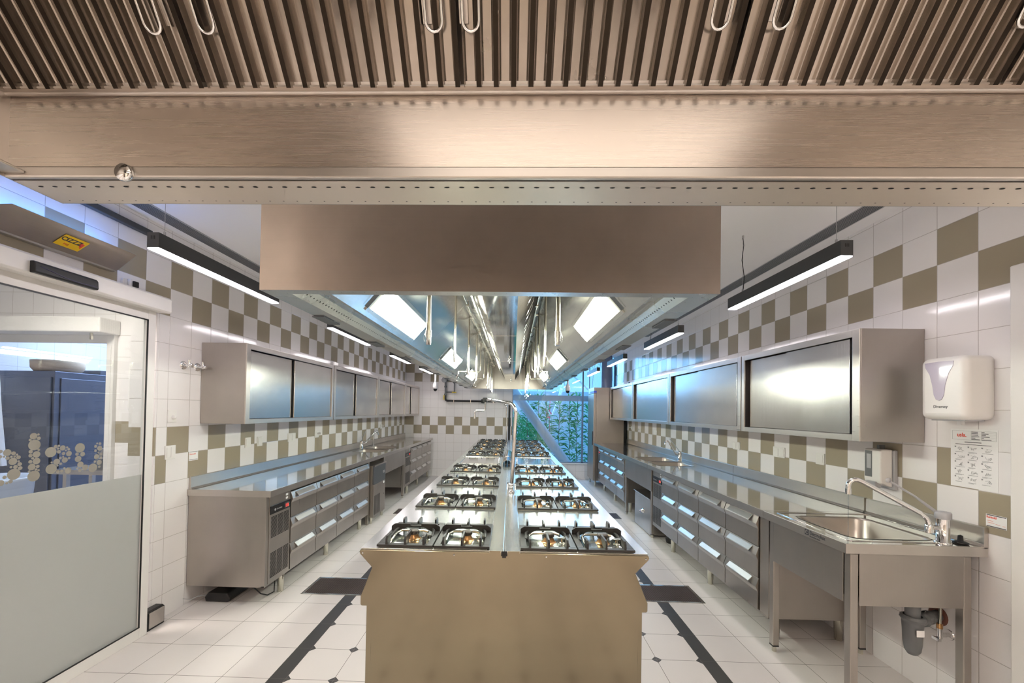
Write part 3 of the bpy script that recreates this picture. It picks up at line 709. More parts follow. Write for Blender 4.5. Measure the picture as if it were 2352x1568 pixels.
# boiling / bratt pans in the middle
for s_, xa, xb in ((-1, -.69, -.13), (1, .06, .615)):
    m = mb(); ya, yb = 5.18, 6.02; zt = ZI+.012
    m.box(xa, xb, ya, ya+.035, ZI, zt); m.box(xa, xb, yb-.035, yb, ZI, zt); m.box(xa, xa+.035, ya, yb, ZI, zt); m.box(xb-.035, xb, ya, yb, ZI, zt)
    p = m.build('tilting_pan', STEEL_RANGE, isl, bevel=.003)
    m = mb(); m.box(xa+.035, xb-.035, ya+.035, yb-.035, ZI-.0005, ZI+.003); m.box(xa+.05, xb-.05, ya+.12, yb-.05, ZI+.0031, ZI+.0045); m.build('pan_lid', STEEL_TOP, p)
    m = mb(); xm = (xa+xb)/2
    if s_ < 0: m.tube([(xm-.02, ya+.03, zt)] + [(xm+.05-.07*math.cos(a), ya+.03, zt+.035*math.sin(a)) for a in [math.pi*i/8 for i in range(9)]], .007, 8)
    xh = xb-.02 if s_ < 0 else xa+.02
    m.tube([(xh, ya+.02, zt), (xh, ya+.02, zt+.05), (xh, ya+.13, zt+.07), (xh, ya+.20, zt+.02), (xh, ya+.20, zt)], .007, 8); m.build('pan_handle', CHROME, p)
m = mb(); m.box(-.69, -.52, 5.13, 5.17, ZI+.001, ZI+.006); m.build('overflow_slot', BLACKM, isl)

# gas hobs
def make_hob():
    t = thing('gas_hob', 'x', 'gas hob', (0, 0, 0), 'two-burner gas hobs set in the range')
    W2, D = .559, .41
    m = mb(); m.box(.012, W2-.012, .012, D-.012, .0, .0022)
    m.build('burner_tray', steel('tray_steel', col=(.42, .45, .42), r0=.12, r1=.22, bump=0), t)
    def grate(x0):
        x1 = x0+.2765; m = mb(); b = .030; z1 = .016
        m.box(x0, x1, 0, b, .004, z1); m.box(x0, x1, D-b, D, .004, z1); m.box(x0, x0+b, b, D-b, .004, z1); m.box(x1-b, x1, b, D-b, .004, z1)
        w_ = .010; H_ = .054
        def fin_y(xc, ya, yb, tall_at):     # fin along y
            pr = [(ya, .006), (yb, .006), (yb, H_-.006 if tall_at == 'b' else .018), (yb-.012 if tall_at == 'b' else yb-.004, H_), (ya+.012, H_), (ya, H_-.006)]
            if tall_at == 'a': pr = [(ya, .006), (ya, H_-.012), (ya+.012, H_), (yb-.006, H_), (yb, H_-.004), (yb, H_-.018), (ya+.05, .006)]
            else: pr = [(yb, .006), (yb, H_-.012), (yb-.012, H_), (ya+.006, H_), (ya, H_-.004), (ya, H_-.018), (yb-.05, .006)]
            m.prism(pr, 'x', xc-w_/2, xc+w_/2)
        xc = (x0+x1)/2
        for dx, L_ in ((-.092, .075), (0, .125), (.092, .075)):
            fin_y(xc+dx, .006, .006+L_, 'a')
        for dx, L_ in ((-.092, .062), (0, .10), (.092, .062)):
            fin_y(xc+dx, D-.006-L_, D-.006, 'b')
        yc = D*.60
        for sgn in (-1, 1):
            xa = xc+sgn*(.138-.004); xb = xc+sgn*.03
            m.prism([(xa, .006), (xa, H_-.014), (xa-sgn*.02, H_), (xb, H_), (xb, H_-.012), (xa-sgn*.045, .012), (xa-sgn*.04, .006)], 'y', yc-w_/2, yc+w_/2)
        # rounded pan ring behind the burner
        rr = [(xc-.105, yc-.05, .026), (xc-.09, yc+.005, .030), (xc-.05, yc+.02, .031), (xc+.05, yc+.02, .031), (xc+.09, yc+.005, .030), (xc+.105, yc-.05, .026)]
        m.tube([(xc-.108, yc-.10, .012), (xc-.105, yc-.02, .022), (xc-.085, yc+.015, .030), (xc-.04, yc+.024, .033), (xc+.04, yc+.024, .033), (xc+.085, yc+.015, .030), (xc+.105, yc-.02, .022), (xc+.108, yc-.10, .012)], .008, 8)
        m.build('grate', IRON, t, bevel=.0015)
        return xc
    for x0, bx in ((0, .03), (.2825, .03)):
        xc = grate(x0); by = .15
        m = mb(); m.lathe([(.040, .002), (.034, .003), (.031, .010), (.023, .024), (.024, .028)], (xc+.012, by, 0), 'z', 28); m.build('burner', BRASS, t)
        bb = t.children[-1]
        m = mb(); m.lathe([(.023, .027), (.027, .030), (.0275, .044), (.024, .049), (.0, .051)], (xc+.012, by, 0), 'z', 28)
        for k in range(18):
            a = 2*math.pi*k/18; m.box(xc+.012+.0275*math.cos(a)-.0015, xc+.012+.0275*math.cos(a)+.0015, by+.0275*math.sin(a)-.0015, by+.0275*math.sin(a)+.0015, .032, .040)
        m.build('burner_cap', BURNER, bb)
        m = mb(); m.cyl((xc+.085, by-.012, .002), (xc+.085, by-.012, .022), .010, 14); m.box(xc+.062, xc+.108, by-.018, by-.006, .022, .028); m.lathe([(.02, .002), (.018, .006), (.006, .008)], (xc+.085, by-.012, 0), 'z', 14)
        m.build('pilot_burner', TUBE, t)
        m = mb(); m.tube([(xc-.09, by-.06, .012), (xc-.09, by+.04, .018), (xc-.07, by+.075, .022), (xc+.05, by+.078, .022), (xc+.075, by+.07, .018)], .007, 10); m.build('burner_tube', TUBE, t)
    return t
hob = make_hob()
rows = [2.015, 2.84, 3.66, 4.485, 6.15, 7.0, 7.83, 8.75]
nm = ['nearest row', 'second row', 'third row', 'row just before the tilting pans', 'row just beyond the pans', 'third row from the back', 'second row from the back', 'row at the back wall']
first = True
for i, yv in enumerate(rows):
    dx = -.0088*(yv-2.0)
    for s_, xo in (('left', -.668), ('right', .046)):
        lb = 'two-burner gas hob, %s half of the range, %s' % (s_, nm[i])
        if first: hob.location = (xo+dx, yv, ZI+.002); hob.rotation_euler = (0, 0, .0088); hob['label'] = lb; first = False
        else: dup(hob, (xo+dx, yv, ZI+.002), .0088, lb)
isl.rotation_euler = (0, 0, .0088)
# chrome filler taps and the arched cover on the range
t = thing('pot_filler_tap', 'tall chrome swivel pot-filler pipe standing on the middle of the range', 'tap', (-.012, 3.42, ZI+.007))
m = mb(); m.tube([(-.012, 3.42, ZI+.007), (-.008, 3.42, 1.0), (.018, 3.42, 1.60)]+[(.018-.08*(1-math.cos(a)), 3.42+.06*(1-math.cos(a)), 1.60+.09*math.sin(a)) for a in [math.pi/2*i/6 for i in range(1, 7)]]+[(-.26, 4.4, 1.735), (-.335, 4.9, 1.745)], .0155, 16)
m.build('standpipe', CHROME, t)
m = mb(); m.lathe([(.03, 0), (.03, .012), (.02, .02), (.02, .05), (.024, .055), (.024, .075), (.014, .08)], (-.012, 3.42, ZI+.007), 'z', 20); m.cyl((.022, 3.42, ZI+.03), (.022, 3.40, ZI+.09), .008, 10); m.cyl((-.04, 3.42, ZI+.03), (-.04, 3.40, ZI+.09), .008, 10); m.build('base_valve', CHROME, t)
m = mb(); m.tube([(-.335, 4.9, 1.745), (-.345, 4.92, 1.70), (-.345, 4.92, 1.63), (-.36, 4.92, 1.615), (-.45, 4.92, 1.615), (-.468, 4.92, 1.60), (-.47, 4.92, 1.545)], .011, 14); m.cyl((-.47, 4.92, 1.548), (-.47, 4.92, 1.515), .014, 14); m.build('spout', CHROME, t)
m = mb(); m.box(-.375, -.32, 4.885, 4.95, 1.72, 1.772); m.build('swivel_joint', BLACK, t, bevel=.006)
t = thing('pot_filler_tap', 'farther slim chrome standpipe on the range near the back wall', 'tap', (-.14, 8.3, ZI+.007))
m = mb(); m.tube([(-.14, 8.3, ZI), (-.145, 8.3, 1.70), (-.17, 8.3, 1.74)], .013, 12); m.lathe([(0, 0), (.03, .0), (.03, .04), (0, .04)], (-.165, 8.28, 1.72), 'z', 14); m.cyl((-.14, 8.3, ZI), (-.14, 8.3, ZI+.06), .026, 14)
m.build('standpipe', CHROME, t)
t = thing('arched_cover', 'arched stainless cover on the centre strip of the range behind the tall tap', 'cover', (-.07, 5.0, ZI+.007))
m = mb(); rr = .058
for i in range(3):
    ya = 5.0+i*.42; a = [(-.07+(rr+.003*(i % 2))*math.cos(math.pi*k/12), ZI+.03+(rr+.003*(i % 2))*math.sin(math.pi*k/12)) for k in range(13)]
    a = [(a[0][0], ZI+.008)]+a+[(a[-1][0], ZI+.008)]
    m.sheet(a, 'y', ya, ya+.42)
o = m.build('shell', CHROME, t); sm = o.modifiers.new('solid', 'SOLIDIFY'); sm.thickness = .003
m = mb(); m.cyl((-.05, 4.98, ZI+.035), (-.05, 6.2, ZI+.035), .011, 10); m.cyl((-.09, 4.98, ZI+.035), (-.09, 6.2, ZI+.035), .011, 10); m.build('inner_pipe', DARKPIPE, t)

# ------------------------------------------------------------------ wall runs (side=+1 left wall facing +x, -1 right wall)
def drawer(side, xf, y0, y1, z0, z1, parent):
    X = lambda d: xf+side*d
    H_ = z1-z0
    m = mb(); m.prism([(X(-.02), z0), (X(.010), z0), (X(.010), z1-.098), (X(.013), z1-.088), (X(.022), z1-.068), (X(.024), z1-.060), (X(.004), z1-.004), (X(0), z1), (X(-.02), z1)], 'y', y0+.005, y1-.005)
    d = m.build('drawer', STEEL_V, parent, bevel=.0015)
    yc = (y0+y1)/2; w_ = (y1-y0)*.68
    m = mb(); m.prism([(X(.006), z1-.012), (X(.010), z1-.010), (X(.040), z1-.042), (X(.042), z1-.049), (X(.039), z1-.048), (X(.036), z1-.043)], 'y', yc-w_/2, yc+w_/2); pass
    m.build('handle', HANDLE, d, bevel=.0008)
def grille(m, side, xf, y0, y1, z0, z1, rowh=.0105, gaps=3):
    X = lambda d: xf+side*d
    n = int((z1-z0)/rowh); w_ = (y1-y0)/gaps
    for g_ in range(gaps):
        for k in range(n):
            m.box(X(.0), X(.0008), y0+g_*w_+.004, y0+(g_+1)*w_-.004, z0+k*rowh, z0+k*rowh+rowh*.55)
def foot(side, x, y, h, parent, name='leg', r=.027):
    m = mb(); m.lathe([(r*.8, 0), (r*.92, .004), (r*.92, .045), (r, .048), (r, h)], (x, y, 0), 'z', 20); m.add([(x+r*.8*math.cos(2*math.pi*k/20), y+r*.8*math.sin(2*math.pi*k/20), 0) for k in range(20)], [list(range(20))]); m.build(name, TUBE, parent)
def counter(side, xf, yb0, yb1, comp, cols, ztop, zb, label, feet, end_near=True):
    X = lambda d: xf+side*d; xw = XL+.008 if side > 0 else XR-.008
    t = thing('refrigerated_counter', label, 'refrigerated counter', ((xf+xw)/2, (yb0+yb1)/2, 0))
    m = mb(); m.box(xw, X(-.025), yb0, min(yb1, 5.18) if (side < 0 and yb0 < 4) else yb1, zb, ztop); m.box(X(-.06), X(-.0255), yb1-.3, yb1, zb, ztop); m.build('body', STEEL_V, t, bevel=.002)
    m = mb(); m.box(X(-.026), X(-.0245), yb0+.02, yb1-.02, zb+.01, ztop-.01); m.build('recess', BLACKM, t)
    m = mb(); m.box(X(-.03), X(.0), yb0, yb0+.04 if side > 0 else yb0+.10, zb, ztop); m.box(X(-.03), X(.0), min(yb1-.012, yb1), yb1, zb, ztop); m.box(X(-.03), X(.002), yb0, yb1, zb, zb+.012); m.build('frame', STEEL_V, t, bevel=.0015)
    H_ = (ztop-.02-zb-.012)/3
    for (a, b) in cols:
        for k in range(3): drawer(side, xf, a, b, zb+.014+k*H_, zb+.014+(k+1)*H_-.006, t)
    a, b = comp
    m = mb(); m.box(X(-.03), X(.004), a, b, zb+.012, ztop-.005); cp = m.build('compressor_panel', STEEL_V, t, bevel=.001)
    m = mb(); zt = ztop
    grille(m, side, X(.0042), a+.02, b-.015, zb+.38, zt-.165); m.build('vent_grille', BLACKM, cp); m = mb(); grille(m, side, X(.0042), a+.02, b-.015, zb+.05, zb+.27); m.build('vent_grille', BLACKM, cp)
    m = mb(); m.box(X(.004), X(.010), a+.002, b-.004, zt-.155, zt-.085); dp = m.build('control_panel', BLACK, t, bevel=.002)
    yd = b-.10 if side > 0 else a+.02
    m = mb(); m.box(X(.010), X(.0112), yd, yd+.075, zt-.145, zt-.100); m.mat(1); m.box(X(.0112), X(.0118), yd+.062 if side > 0 else yd+.004, yd+.072 if side > 0 else yd+.014, zt-.118, zt-.108); m.box(X(.0112), X(.0118), yd+.062 if side > 0 else yd+.004, yd+.072 if side > 0 else yd+.014, zt-.138, zt-.128)
    dd = m.build('display', [GREYD, GREENB], dp)
    xd = (0, 1, 0) if side > 0 else (0, -1, 0)
    text_mesh('digits', '1 8', .036, REDLED, (X(.0119), yd+.012 if side > 0 else yd+.062, zt-.137), xd, (0, 0, 1), dp, bold=.0006)
    text_mesh('maker_name', 'Electrolux', .02, GREYL, (X(.0104), a+.09 if side > 0 else b-.07, zt-.130), xd, (0, 0, 1), dp)
    m = mb(); m.disc((X(.0104), a+.07 if side > 0 else b-.05, zt-.124), (side, 0, 0), .011, 16); m.build('maker_mark', GREYL, dp)
    m = mb()
    for zz in (zt-.033, zt-.063): m.box(X(.0042), X(.0048), (b-.075) if side > 0 else a+.03, (b-.04) if side > 0 else a+.065, zz-.009, zz+.009)
    m.build('rating_label', PAPER, cp)
    for (fxx, fy) in feet: foot(side, fxx, fy, zb, t)
    return t
ZL, ZRt = .882, .902
XfL, XfR = -2.0, 1.822
counter(1, XfL, 3.283, 5.63, (3.325, 3.635), [(3.64, 4.115), (4.115, 4.61), (4.61, 5.10), (5.10, 5.60)], ZL, .15,
        'stainless refrigerated counter with drawers, nearest on the left under the worktop', [(-2.03, 3.57), (-2.05, 4.48), (-2.05, 5.45), (-2.55, 3.57), (-2.55, 5.45), (-2.55, 4.48)])
counter(1, XfL, 7.50, 9.88, (7.54, 7.885), [(7.89, 8.35), (8.35, 8.825), (8.825, 9.33), (9.33, 9.85)], ZL, .17,
        'stainless refrigerated counter with drawers at the far end of the left wall', [(-2.05, 7.87), (-2.06, 8.75), (-2.05, 9.75), (-2.55, 7.87), (-2.55, 9.75)])
counter(-1, XfR, 2.958, 5.365, (5.03, 5.355), [(3.065, 3.53), (3.53, 4.035), (4.035, 4.53), (4.53, 5.025)], ZRt, .18,
        'stainless refrigerated counter with drawers, nearest on the right beyond the wash basin', [(1.905, 3.98), (1.895, 4.86), (2.38, 3.05), (2.38, 5.2), (1.93, 3.05)])
counter(-1, XfR, 6.64, 8.82, (8.60, 8.80), [(6.70, 7.165), (7.165, 7.65), (7.65, 8.135), (8.135, 8.59)], ZRt, .17,
        'stainless refrigerated counter with drawers on the right, next to the tall refrigerator', [(1.895, 7.60), (1.90, 8.50), (2.38, 6.8), (2.38, 8.5), (1.93, 6.75)])

def basin(m, x0, x1, y0, y1, zt, depth=.16, r=.05, n=5):
    """rounded rectangular bowl hanging from zt"""
    def ring(inset, z, rr):
        pts = []
        for (cx, cy, a0) in ((x1-inset-rr, y1-inset-rr, 0), (x0+inset+rr, y1-inset-rr, 90), (x0+inset+rr, y0+inset+rr, 180), (x1-inset-rr, y0+inset+rr, 270)):
            for k in range(n+1): a = R(a0+90*k/n); pts.append((cx+rr*math.cos(a), cy+rr*math.sin(a), z))
        return pts
    rings = [ring(-.012, zt+.0025, r+.012), ring(0, zt+.0015, r), ring(.004, zt-.01, r), ring(.015, zt-depth+.03, r), ring(.04, zt-depth, r*.9)]
    N_ = len(rings[0]); vs = sum(rings, []); fs = []
    for i in range(len(rings)-1):
        for k in range(N_): fs.append((i*N_+k, i*N_+(k+1) % N_, (i+1)*N_+(k+1) % N_, (i+1)*N_+k))
    m.add(vs, fs, True); m.add(rings[-1], [list(range(N_))], False)
    return m
def rect_with_holes(m, x0, x1, y0, y1, z, holes, th=.02):
    """worktop slab split round rectangular holes (sorted along y)"""
    y = y0
    for (a, b, c_, d) in holes:
        m.box(x0, x1, y, c_, z-th, z); m.box(x0, a, c_, d, z-th, z); m.box(b, x1, c_, d, z-th, z); y = d
    m.box(x0, x1, y, y1, z-th, z)
def worktop(side, xe, y0, y1, z, holes, label, splash_ends=True, sz=.10, name='worktop'):
    xw = XL+.002 if side > 0 else XR-.002
    t = thing(name, label, 'worktop', ((xe+xw)/2, (y0+y1)/2, z))
    m = mb(); rect_with_holes(m, min(xe, xw), max(xe, xw), y0, y1, z, holes, .012); m.build('top', STEEL_TOP, t)
    m = mb(); m.box(xe, xe+side*.002, y0-.002, y1, z-.052, z-.0002); m.box(xe, xw, y0-.002, y0, z-.052, z-.0002); m.box(xe, xw, y1, y1+.002, z-.052, z-.0002); m.build('edge', STEEL_H, t, bevel=.0006)
    xs = xw+side*.018
    m = mb(); m.prism([(xw, z-.01), (xw, z+sz), (xw+side*.016, z+sz), (xs, z+sz-.004), (xs, z+.012), (xs+side*.01, z+.0008)], 'y', y0+.012 if name == 'worktop' else y0, y1); m.build('backsplash', STEEL_H, t, bevel=.001)
    return t
HL = [(-2.52, -2.09, 6.34, 6.83), (-2.52, -2.09, 6.90, 7.40)]
tl = worktop(1, -1.962, 3.275, 9.90, .935, HL, 'long stainless worktop with backsplash along the left wall')
for h in HL: basin(mb(), h[0]-.001, h[1]+.001, h[2]-.001, h[3]+.001, .9345, .2).build('sink_bowl', BOWL, tl)
HR = [(1.85, 2.30, 5.24, 5.66), (1.85, 2.30, 5.74, 6.24)]
tr = worktop(-1, 1.750, 2.91, 8.91, .955, HR, 'long stainless worktop with backsplash along the right wall')
for h in HR: basin(mb(), h[0]-.001, h[1]+.001, h[2]-.001, h[3]+.001, .9545, .2).build('sink_bowl', BOWL, tr)
m = mb(); m.box(2.4495, 2.4505, 4.62, 4.623, .967, 1.05); m.box(1.7470, 1.7479, 5.37, 5.373, .905, .953); m.build('joint_line', BLACKM, tr)

def sink_unit(side, xf, y0, y1, ztop, zap, label, legs):
    X = lambda d: xf+side*d; xw = XL+.01 if side > 0 else XR-.01
    t = thing('sink_cabinet', label, 'sink cabinet', ((xf+xw)/2, (y0+y1)/2, 0))
    m = mb(); m.box(X(-.003), X(-.02), y0, y1, zap, ztop); m.build('apron', STEEL_V, t, bevel=.002)
    m = mb(); m.box(xw, X(-.06), y1-.02 if side > 0 else y1-.02, y1, .22, ztop); m.build('side_panel', STEEL_V, t)
    for (lx, ly) in legs:
        m = mb(); m.box(lx-.02, lx+.02, ly-.02, ly+.02, .045, zap+.1 if abs(lx-xf) < .1 else ztop); l = m.build('leg', STEEL_V, t, bevel=.004)
        m = mb(); m.box(lx-.019, lx+.019, ly-.019, ly+.019, .038, .045); m.mat(1); m.cyl((lx, ly, 0), (lx, ly, .038), .014, 14); m.build('foot', [BLACK, TUBE], l)
    return t
sink_unit(1, -1.985, 6.26, 7.46, .882, .605, 'sink base with deep apron and square legs under the left double sink', [(-2.01, 7.43), (-2.55, 7.43), (-2.55, 6.30)])
sink_unit(-1, 1.80, 5.375, 6.615, .902, .60, 'sink base with deep apron and square legs under the right double sink', [(1.83, 5.395), (1.83, 6.59), (2.38, 6.59), (2.38, 5.395)])

# ice maker
t = thing('ice_maker', 'free-standing ice maker with dark grey flap between left counter and sink', 'ice maker', (-2.25, 5.95, 0))
m = mb(); m.box(-2.60, -1.965, 5.69, 6.225, .09, .815); m.build('body', STEEL_V, t, bevel=.004)
m = mb(); m.box(-1.965, -1.945, 5.70, 6.215, .55, .80); fl_ = m.build('flap', GREYD, t, bevel=.004)
m = mb(); m.box(-1.965, -1.935, 5.70, 6.215, .80, .822); m.build('flap_rim', STEEL_TOP, fl_, bevel=.004)
m = mb(); m.box(-1.965, -1.948, 5.70, 6.215, .09, .545); fp = m.build('front_panel', STEEL_V, t, bevel=.003)
m = mb()
for r_ in range(26):
    for c_ in range(5): m.box(-1.948, -1.9472, 5.735+c_*.052, 5.735+c_*.052+.038, .115+r_*.0105, .1205+r_*.0105)
m.build('vent_grille', BLACKM, fp)
text_mesh('marking', 'ICE', .05, PAPER, (-1.9445, 6.09, .66), (0, 1, 0), (0, 0, 1), fl_); 
m = mb(); m.box(-1.9478, -1.9472, 6.13, 6.17, .50, .535); m.build('rating_label', PAPER, fp)
m = mb(); m.box(-1.9478, -1.9472, 6.15, 6.165, .33, .35); m.build('switch', BLACK, fp)
for (x, y) in ((-1.99, 5.72), (-1.99, 6.19), (-2.55, 5.72), (-2.55, 6.19)): foot(1, x, y, .09, t, r=.022)
# post between counter and ice maker
m = mb(); m.box(-2.0, -2.04, 5.635, 5.67, 0, .882); tag(m.build('support_post', STEEL_V, bevel=.003), 'slim steel post between the near left counter and the ice maker', 'post')

# grease trap box under the right sink
t = thing('grease_trap', 'stainless grease trap box with small tap under the right double sink', 'grease trap', (2.08, 5.8, 0))
m = mb(); m.box(1.815, 2.35, 5.44, 6.12, .012, .48); b_ = m.build('tank', STEEL, t, bevel=.004)
m = mb(); m.box(1.80, 2.36, 5.43, 6.13, .48, .492); m.build('lid', STEEL_TOP, t, bevel=.002)
m = mb(); m.lathe([(.035, 0), (.035, -.012), (.02, -.015), (.015, -.05)], (1.815, 5.72, .27), 'x', 16); m.cyl((1.775, 5.69, .27), (1.775, 5.75, .27), .008, 10); m.build('drain_tap', CHROME, t)
m = mb(); m.box(1.768, 1.772, 5.70, 5.725, .255, .285); m.build('tap_lever', BLUEV, t)
m = mb(); m.prism([(1.95, .492), (2.12, .492), (2.10, .515), (2.0, .53), (1.95, .50)], 'y', 5.45, 5.62); tag(m.build('white_cloth', PAPER), 'crumpled white cloth lying on the grease trap lid', 'cloth')
m = mb(); m.lathe([(.0, .0), (.06, .0), (.07, .05), (.04, .09), (0, .1)], (2.0, 5.2, 0), 'z', 12); tag(m.build('black_bag', BLACK), 'small black bundle on the floor under the right counter', 'bundle')

# ------------------------------------------------------------------ hand wash sink (near right)
t = thing('hand_wash_sink', 'single-bowl stainless wash sink on square legs at the near right', 'sink', (2.1, 2.55, 0))
xe, z = 1.750, .955
HS = [(1.865, 2.30, 2.29, 2.76)]
m = mb(); rect_with_holes(m, xe, XR-.002, 2.195, 2.905, z, HS, .012); m.build('top', STEEL_TOP, t)
m = mb(); m.prism([(xe, z), (xe-.002, z-.003), (xe-.002, z-.052), (xe+.004, z-.052), (xe+.004, z-.002)], 'y', 2.195, 2.905); m.prism([(2.195, z), (2.192, z-.003), (2.192, z-.052), (2.198, z-.052), (2.198, z-.002)], 'x', xe-.002, XR-.002); rim = m.build('edge', STEEL_H, t, bevel=.001)
m = mb(); m.prism([(XR-.001, z-.05), (XR-.001, z+.10), (XR-.018, z+.10), (XR-.020, z+.096), (XR-.020, z+.012), (XR-.032, z+.0008)], 'y', 2.195, 2.905); m.box(XR-.022, XR-.001, 2.192, 2.197, z-.01, z+.10); m.build('backsplash', STEEL_H, t, bevel=.001)
basin(mb(), 1.864, 2.301, 2.289, 2.761, z-.0005, .22, .07, 8).build('sink_bowl', BOWL, t)
m = mb()
def groove(y0, y1, x0, x1):
    m.tube([(x0, y0, z+.001), (x1-.02, y0, z+.001), (x1, y0+.02, z+.001), (x1, y1-.02, z+.001), (x1-.02, y1, z+.001), (x0, y1, z+.001), (x0-.02, y1-.02, z+.001), (x0-.02, y0+.02, z+.001), (x0, y0, z+.001)], .004, 6, False)
groove(2.24, 2.85, 1.82, 2.415); m.build('raised_rim', STEEL_TOP, t)
m = mb(); m.box(1.795, 1.80, 2.272, 2.864, .62, .9025); m.box(1.842, 2.379, 2.222, 2.227, .62, .9025); m.box(1.80, 2.39, 2.24, 2.88, .62, .66); m.build('apron', STEEL_V, t, bevel=.002)
for (lx, ly) in ((1.818, 2.245), (1.818, 2.885), (2.40, 2.245), (2.40, 2.885)):
    m = mb(); m.box(lx-.021, lx+.021, ly-.021, ly+.021, .045, .893); l = m.build('leg', STEEL_V, t, bevel=.004); m = mb(); m.box(lx-.026, lx+.026, ly-.026, ly+.026, .894, .9025); m.build('leg_cap', BLACK, l)
    m = mb(); m.box(lx-.02, lx+.02, ly-.02, ly+.02, .036, .045); m.mat(1); m.cyl((lx, ly, 0), (lx, ly, .036), .014, 14); m.build('foot', [BLACK, TUBE], l)
xd = (0, -1, 0)
text_mesh('maker_name', 'Electrolux', .029, INK, (xe-.0026, 2.455, z-.030), xd, (0, 0, 1), t, bold=.0005)
text_mesh('maker_name', 'PROFESSIONAL', .0125, INK, (xe-.0026, 2.455, z-.045), xd, (0, 0, 1), t)
m = mb(); m.box(xe-.0026, xe-.0022, 2.462, 2.494, z-.040, z-.008); m.mat(1); m.disc((xe-.0029, 2.478, z-.024), (-1, 0, 0), .0125, 20); m.mat(0); m.box(xe-.0032, xe-.003, 2.478, 2.4795, z-.036, z-.012); m.disc((xe-.0031, 2.474, z-.024), (-1, 0, 0), .007, 14); m.build('maker_mark', [INK, STEEL_H], t)
# tap of the near sink
t = thing('lever_tap', 'large chrome lever tap with long swan spout on the near right sink', 'tap', (2.30, 2.25, .955))
m = mb(); m.lathe([(.036, .0), (.036, .006), (.028, .01), (.028, .13), (.03, .135)], (2.30, 2.25, .955), 'z', 28); m.build('body', CHROME, t)
m = mb(); m.lathe([(.033, .128), (.034, .13), (.034, .158), (.030, .164), (0, .165)], (2.30, 2.25, .955), 'z', 28); m.build('cap', GREYL, t)
m = mb(); m.tube([(2.29, 2.262, 1.105), (2.20, 2.30, 1.19), (2.10, 2.335, 1.262)], .006, 10, radii=[.009, .0055, .006]); m.lathe([(0, -.004), (.014, -.002), (.014, .003), (0, .004)], (2.095, 2.338, 1.268), 'y', 16); m.build('lever', GREYL, t)
m = mb(); m.cyl((2.30, 2.25, 1.035), (2.228, 2.25, 1.035), .013, 14)
m.tube([(2.228, 2.25, 1.02), (2.226, 2.25, 1.06), (2.215, 2.252, 1.088), (2.19, 2.257, 1.108), (1.93, 2.31, 1.262), (1.905, 2.315, 1.272), (1.885, 2.318, 1.270), (1.868, 2.32, 1.258), (1.862, 2.321, 1.235), (1.862, 2.321, 1.205)], .0125, 14)
m.cyl((1.862, 2.321, 1.22), (1.862, 2.321, 1.19), .0145, 16); m.lathe([(.018, -.018), (.018, .022), (.015, .026)], (2.228, 2.25, 1.025), 'z', 18); m.build('spout', CHROME, t)
m = mb(); m.tube([(1.862, 2.321, 1.19), (1.862, 2.321, .74)], .0028, 8); tag(m.build('water_stream', thin_glass('water', (.85, .87, .88))), 'thin stream of water falling from the near tap', 'water')
# black plug on the rim
m = mb(); m.lathe([(.0, 0), (.03, 0), (.034, .004), (.02, .012), (.012, .014), (.010, .04), (.0, .045)], (2.385, 2.245, .9565), 'z', 18); tag(m.build('sink_plug', BLACK), 'black rubber plug lying beside the tap of the near sink', 'plug')
# trap below
t = thing('drain_trap', 'grey plastic bottle trap under the near right sink', 'drain trap', (2.2, 2.31, .36))
m = mb(); m.cyl((2.2, 2.31, .62), (2.2, 2.31, .50), .033, 20); m.build('inlet_pipe', GREYP, t)
m = mb(); m.lathe([(.0, -.115), (.022, -.11), (.034, -.09), (.040, -.05), (.043, .02), (.046, .06), (.046, .075), (.052, .078), (.052, .095), (.040, .10)], (2.2, 2.31, .44), 'z', 24); m.lathe([(.047, .078), (.055, .082), (.055, .088), (.047, .092)], (2.2, 2.31, .44), 'z', 10); m.build('cup', GREYP, t)
m = mb(); m.tube([(2.22, 2.32, .495), (2.30, 2.36, .492), (2.40, 2.41, .485), (2.468, 2.44, .48)], .03, 18); m.lathe([(.036, -.012), (.038, 0), (.036, .012)], (2.31, 2.365, .49), 'x', 16); m.lathe([(.036, -.012), (.038, 0), (.036, .012)], (2.37, 2.40, .486), 'x', 16); m.build('outlet_pipe', GREYP, t)
m = mb(); m.lathe([(.03, -.010), (.05, -.008), (.055, 0)], (2.4705, 2.442, .48), 'x', 22); m.build('wall_rosette', COPPER, t)
m = mb(); m.box(2.175, 2.215, 2.2605, 2.2625, .445, .48); m.build('sticker', PAPER, t)
t = thing('stop_valve', 'chrome stop valve with flexible hose under the near right sink', 'valve', (2.45, 2.39, .4))
m = mb(); m.lathe([(.028, -.004), (.03, 0)], (2.4705, 2.385, .40), 'x', 18); m.cyl((2.47, 2.385, .40), (2.41, 2.375, .40), .012, 12); m.cyl((2.41, 2.375, .385), (2.41, 2.375, .44), .013, 12); m.box(2.385, 2.40, 2.355, 2.395, .375, .39); m.build('valve_body', CHROME, t)
m = mb(); m.cyl((2.41, 2.375, .44), (2.41, 2.375, .465), .014, 6); m.build('nut', BRASS, t)
m = mb(); m.tube([(2.41, 2.375, .465), (2.408, 2.37, .53), (2.39, 2.35, .60), (2.37, 2.33, .64)], .0075, 10); m.build('hose', TUBE, t)

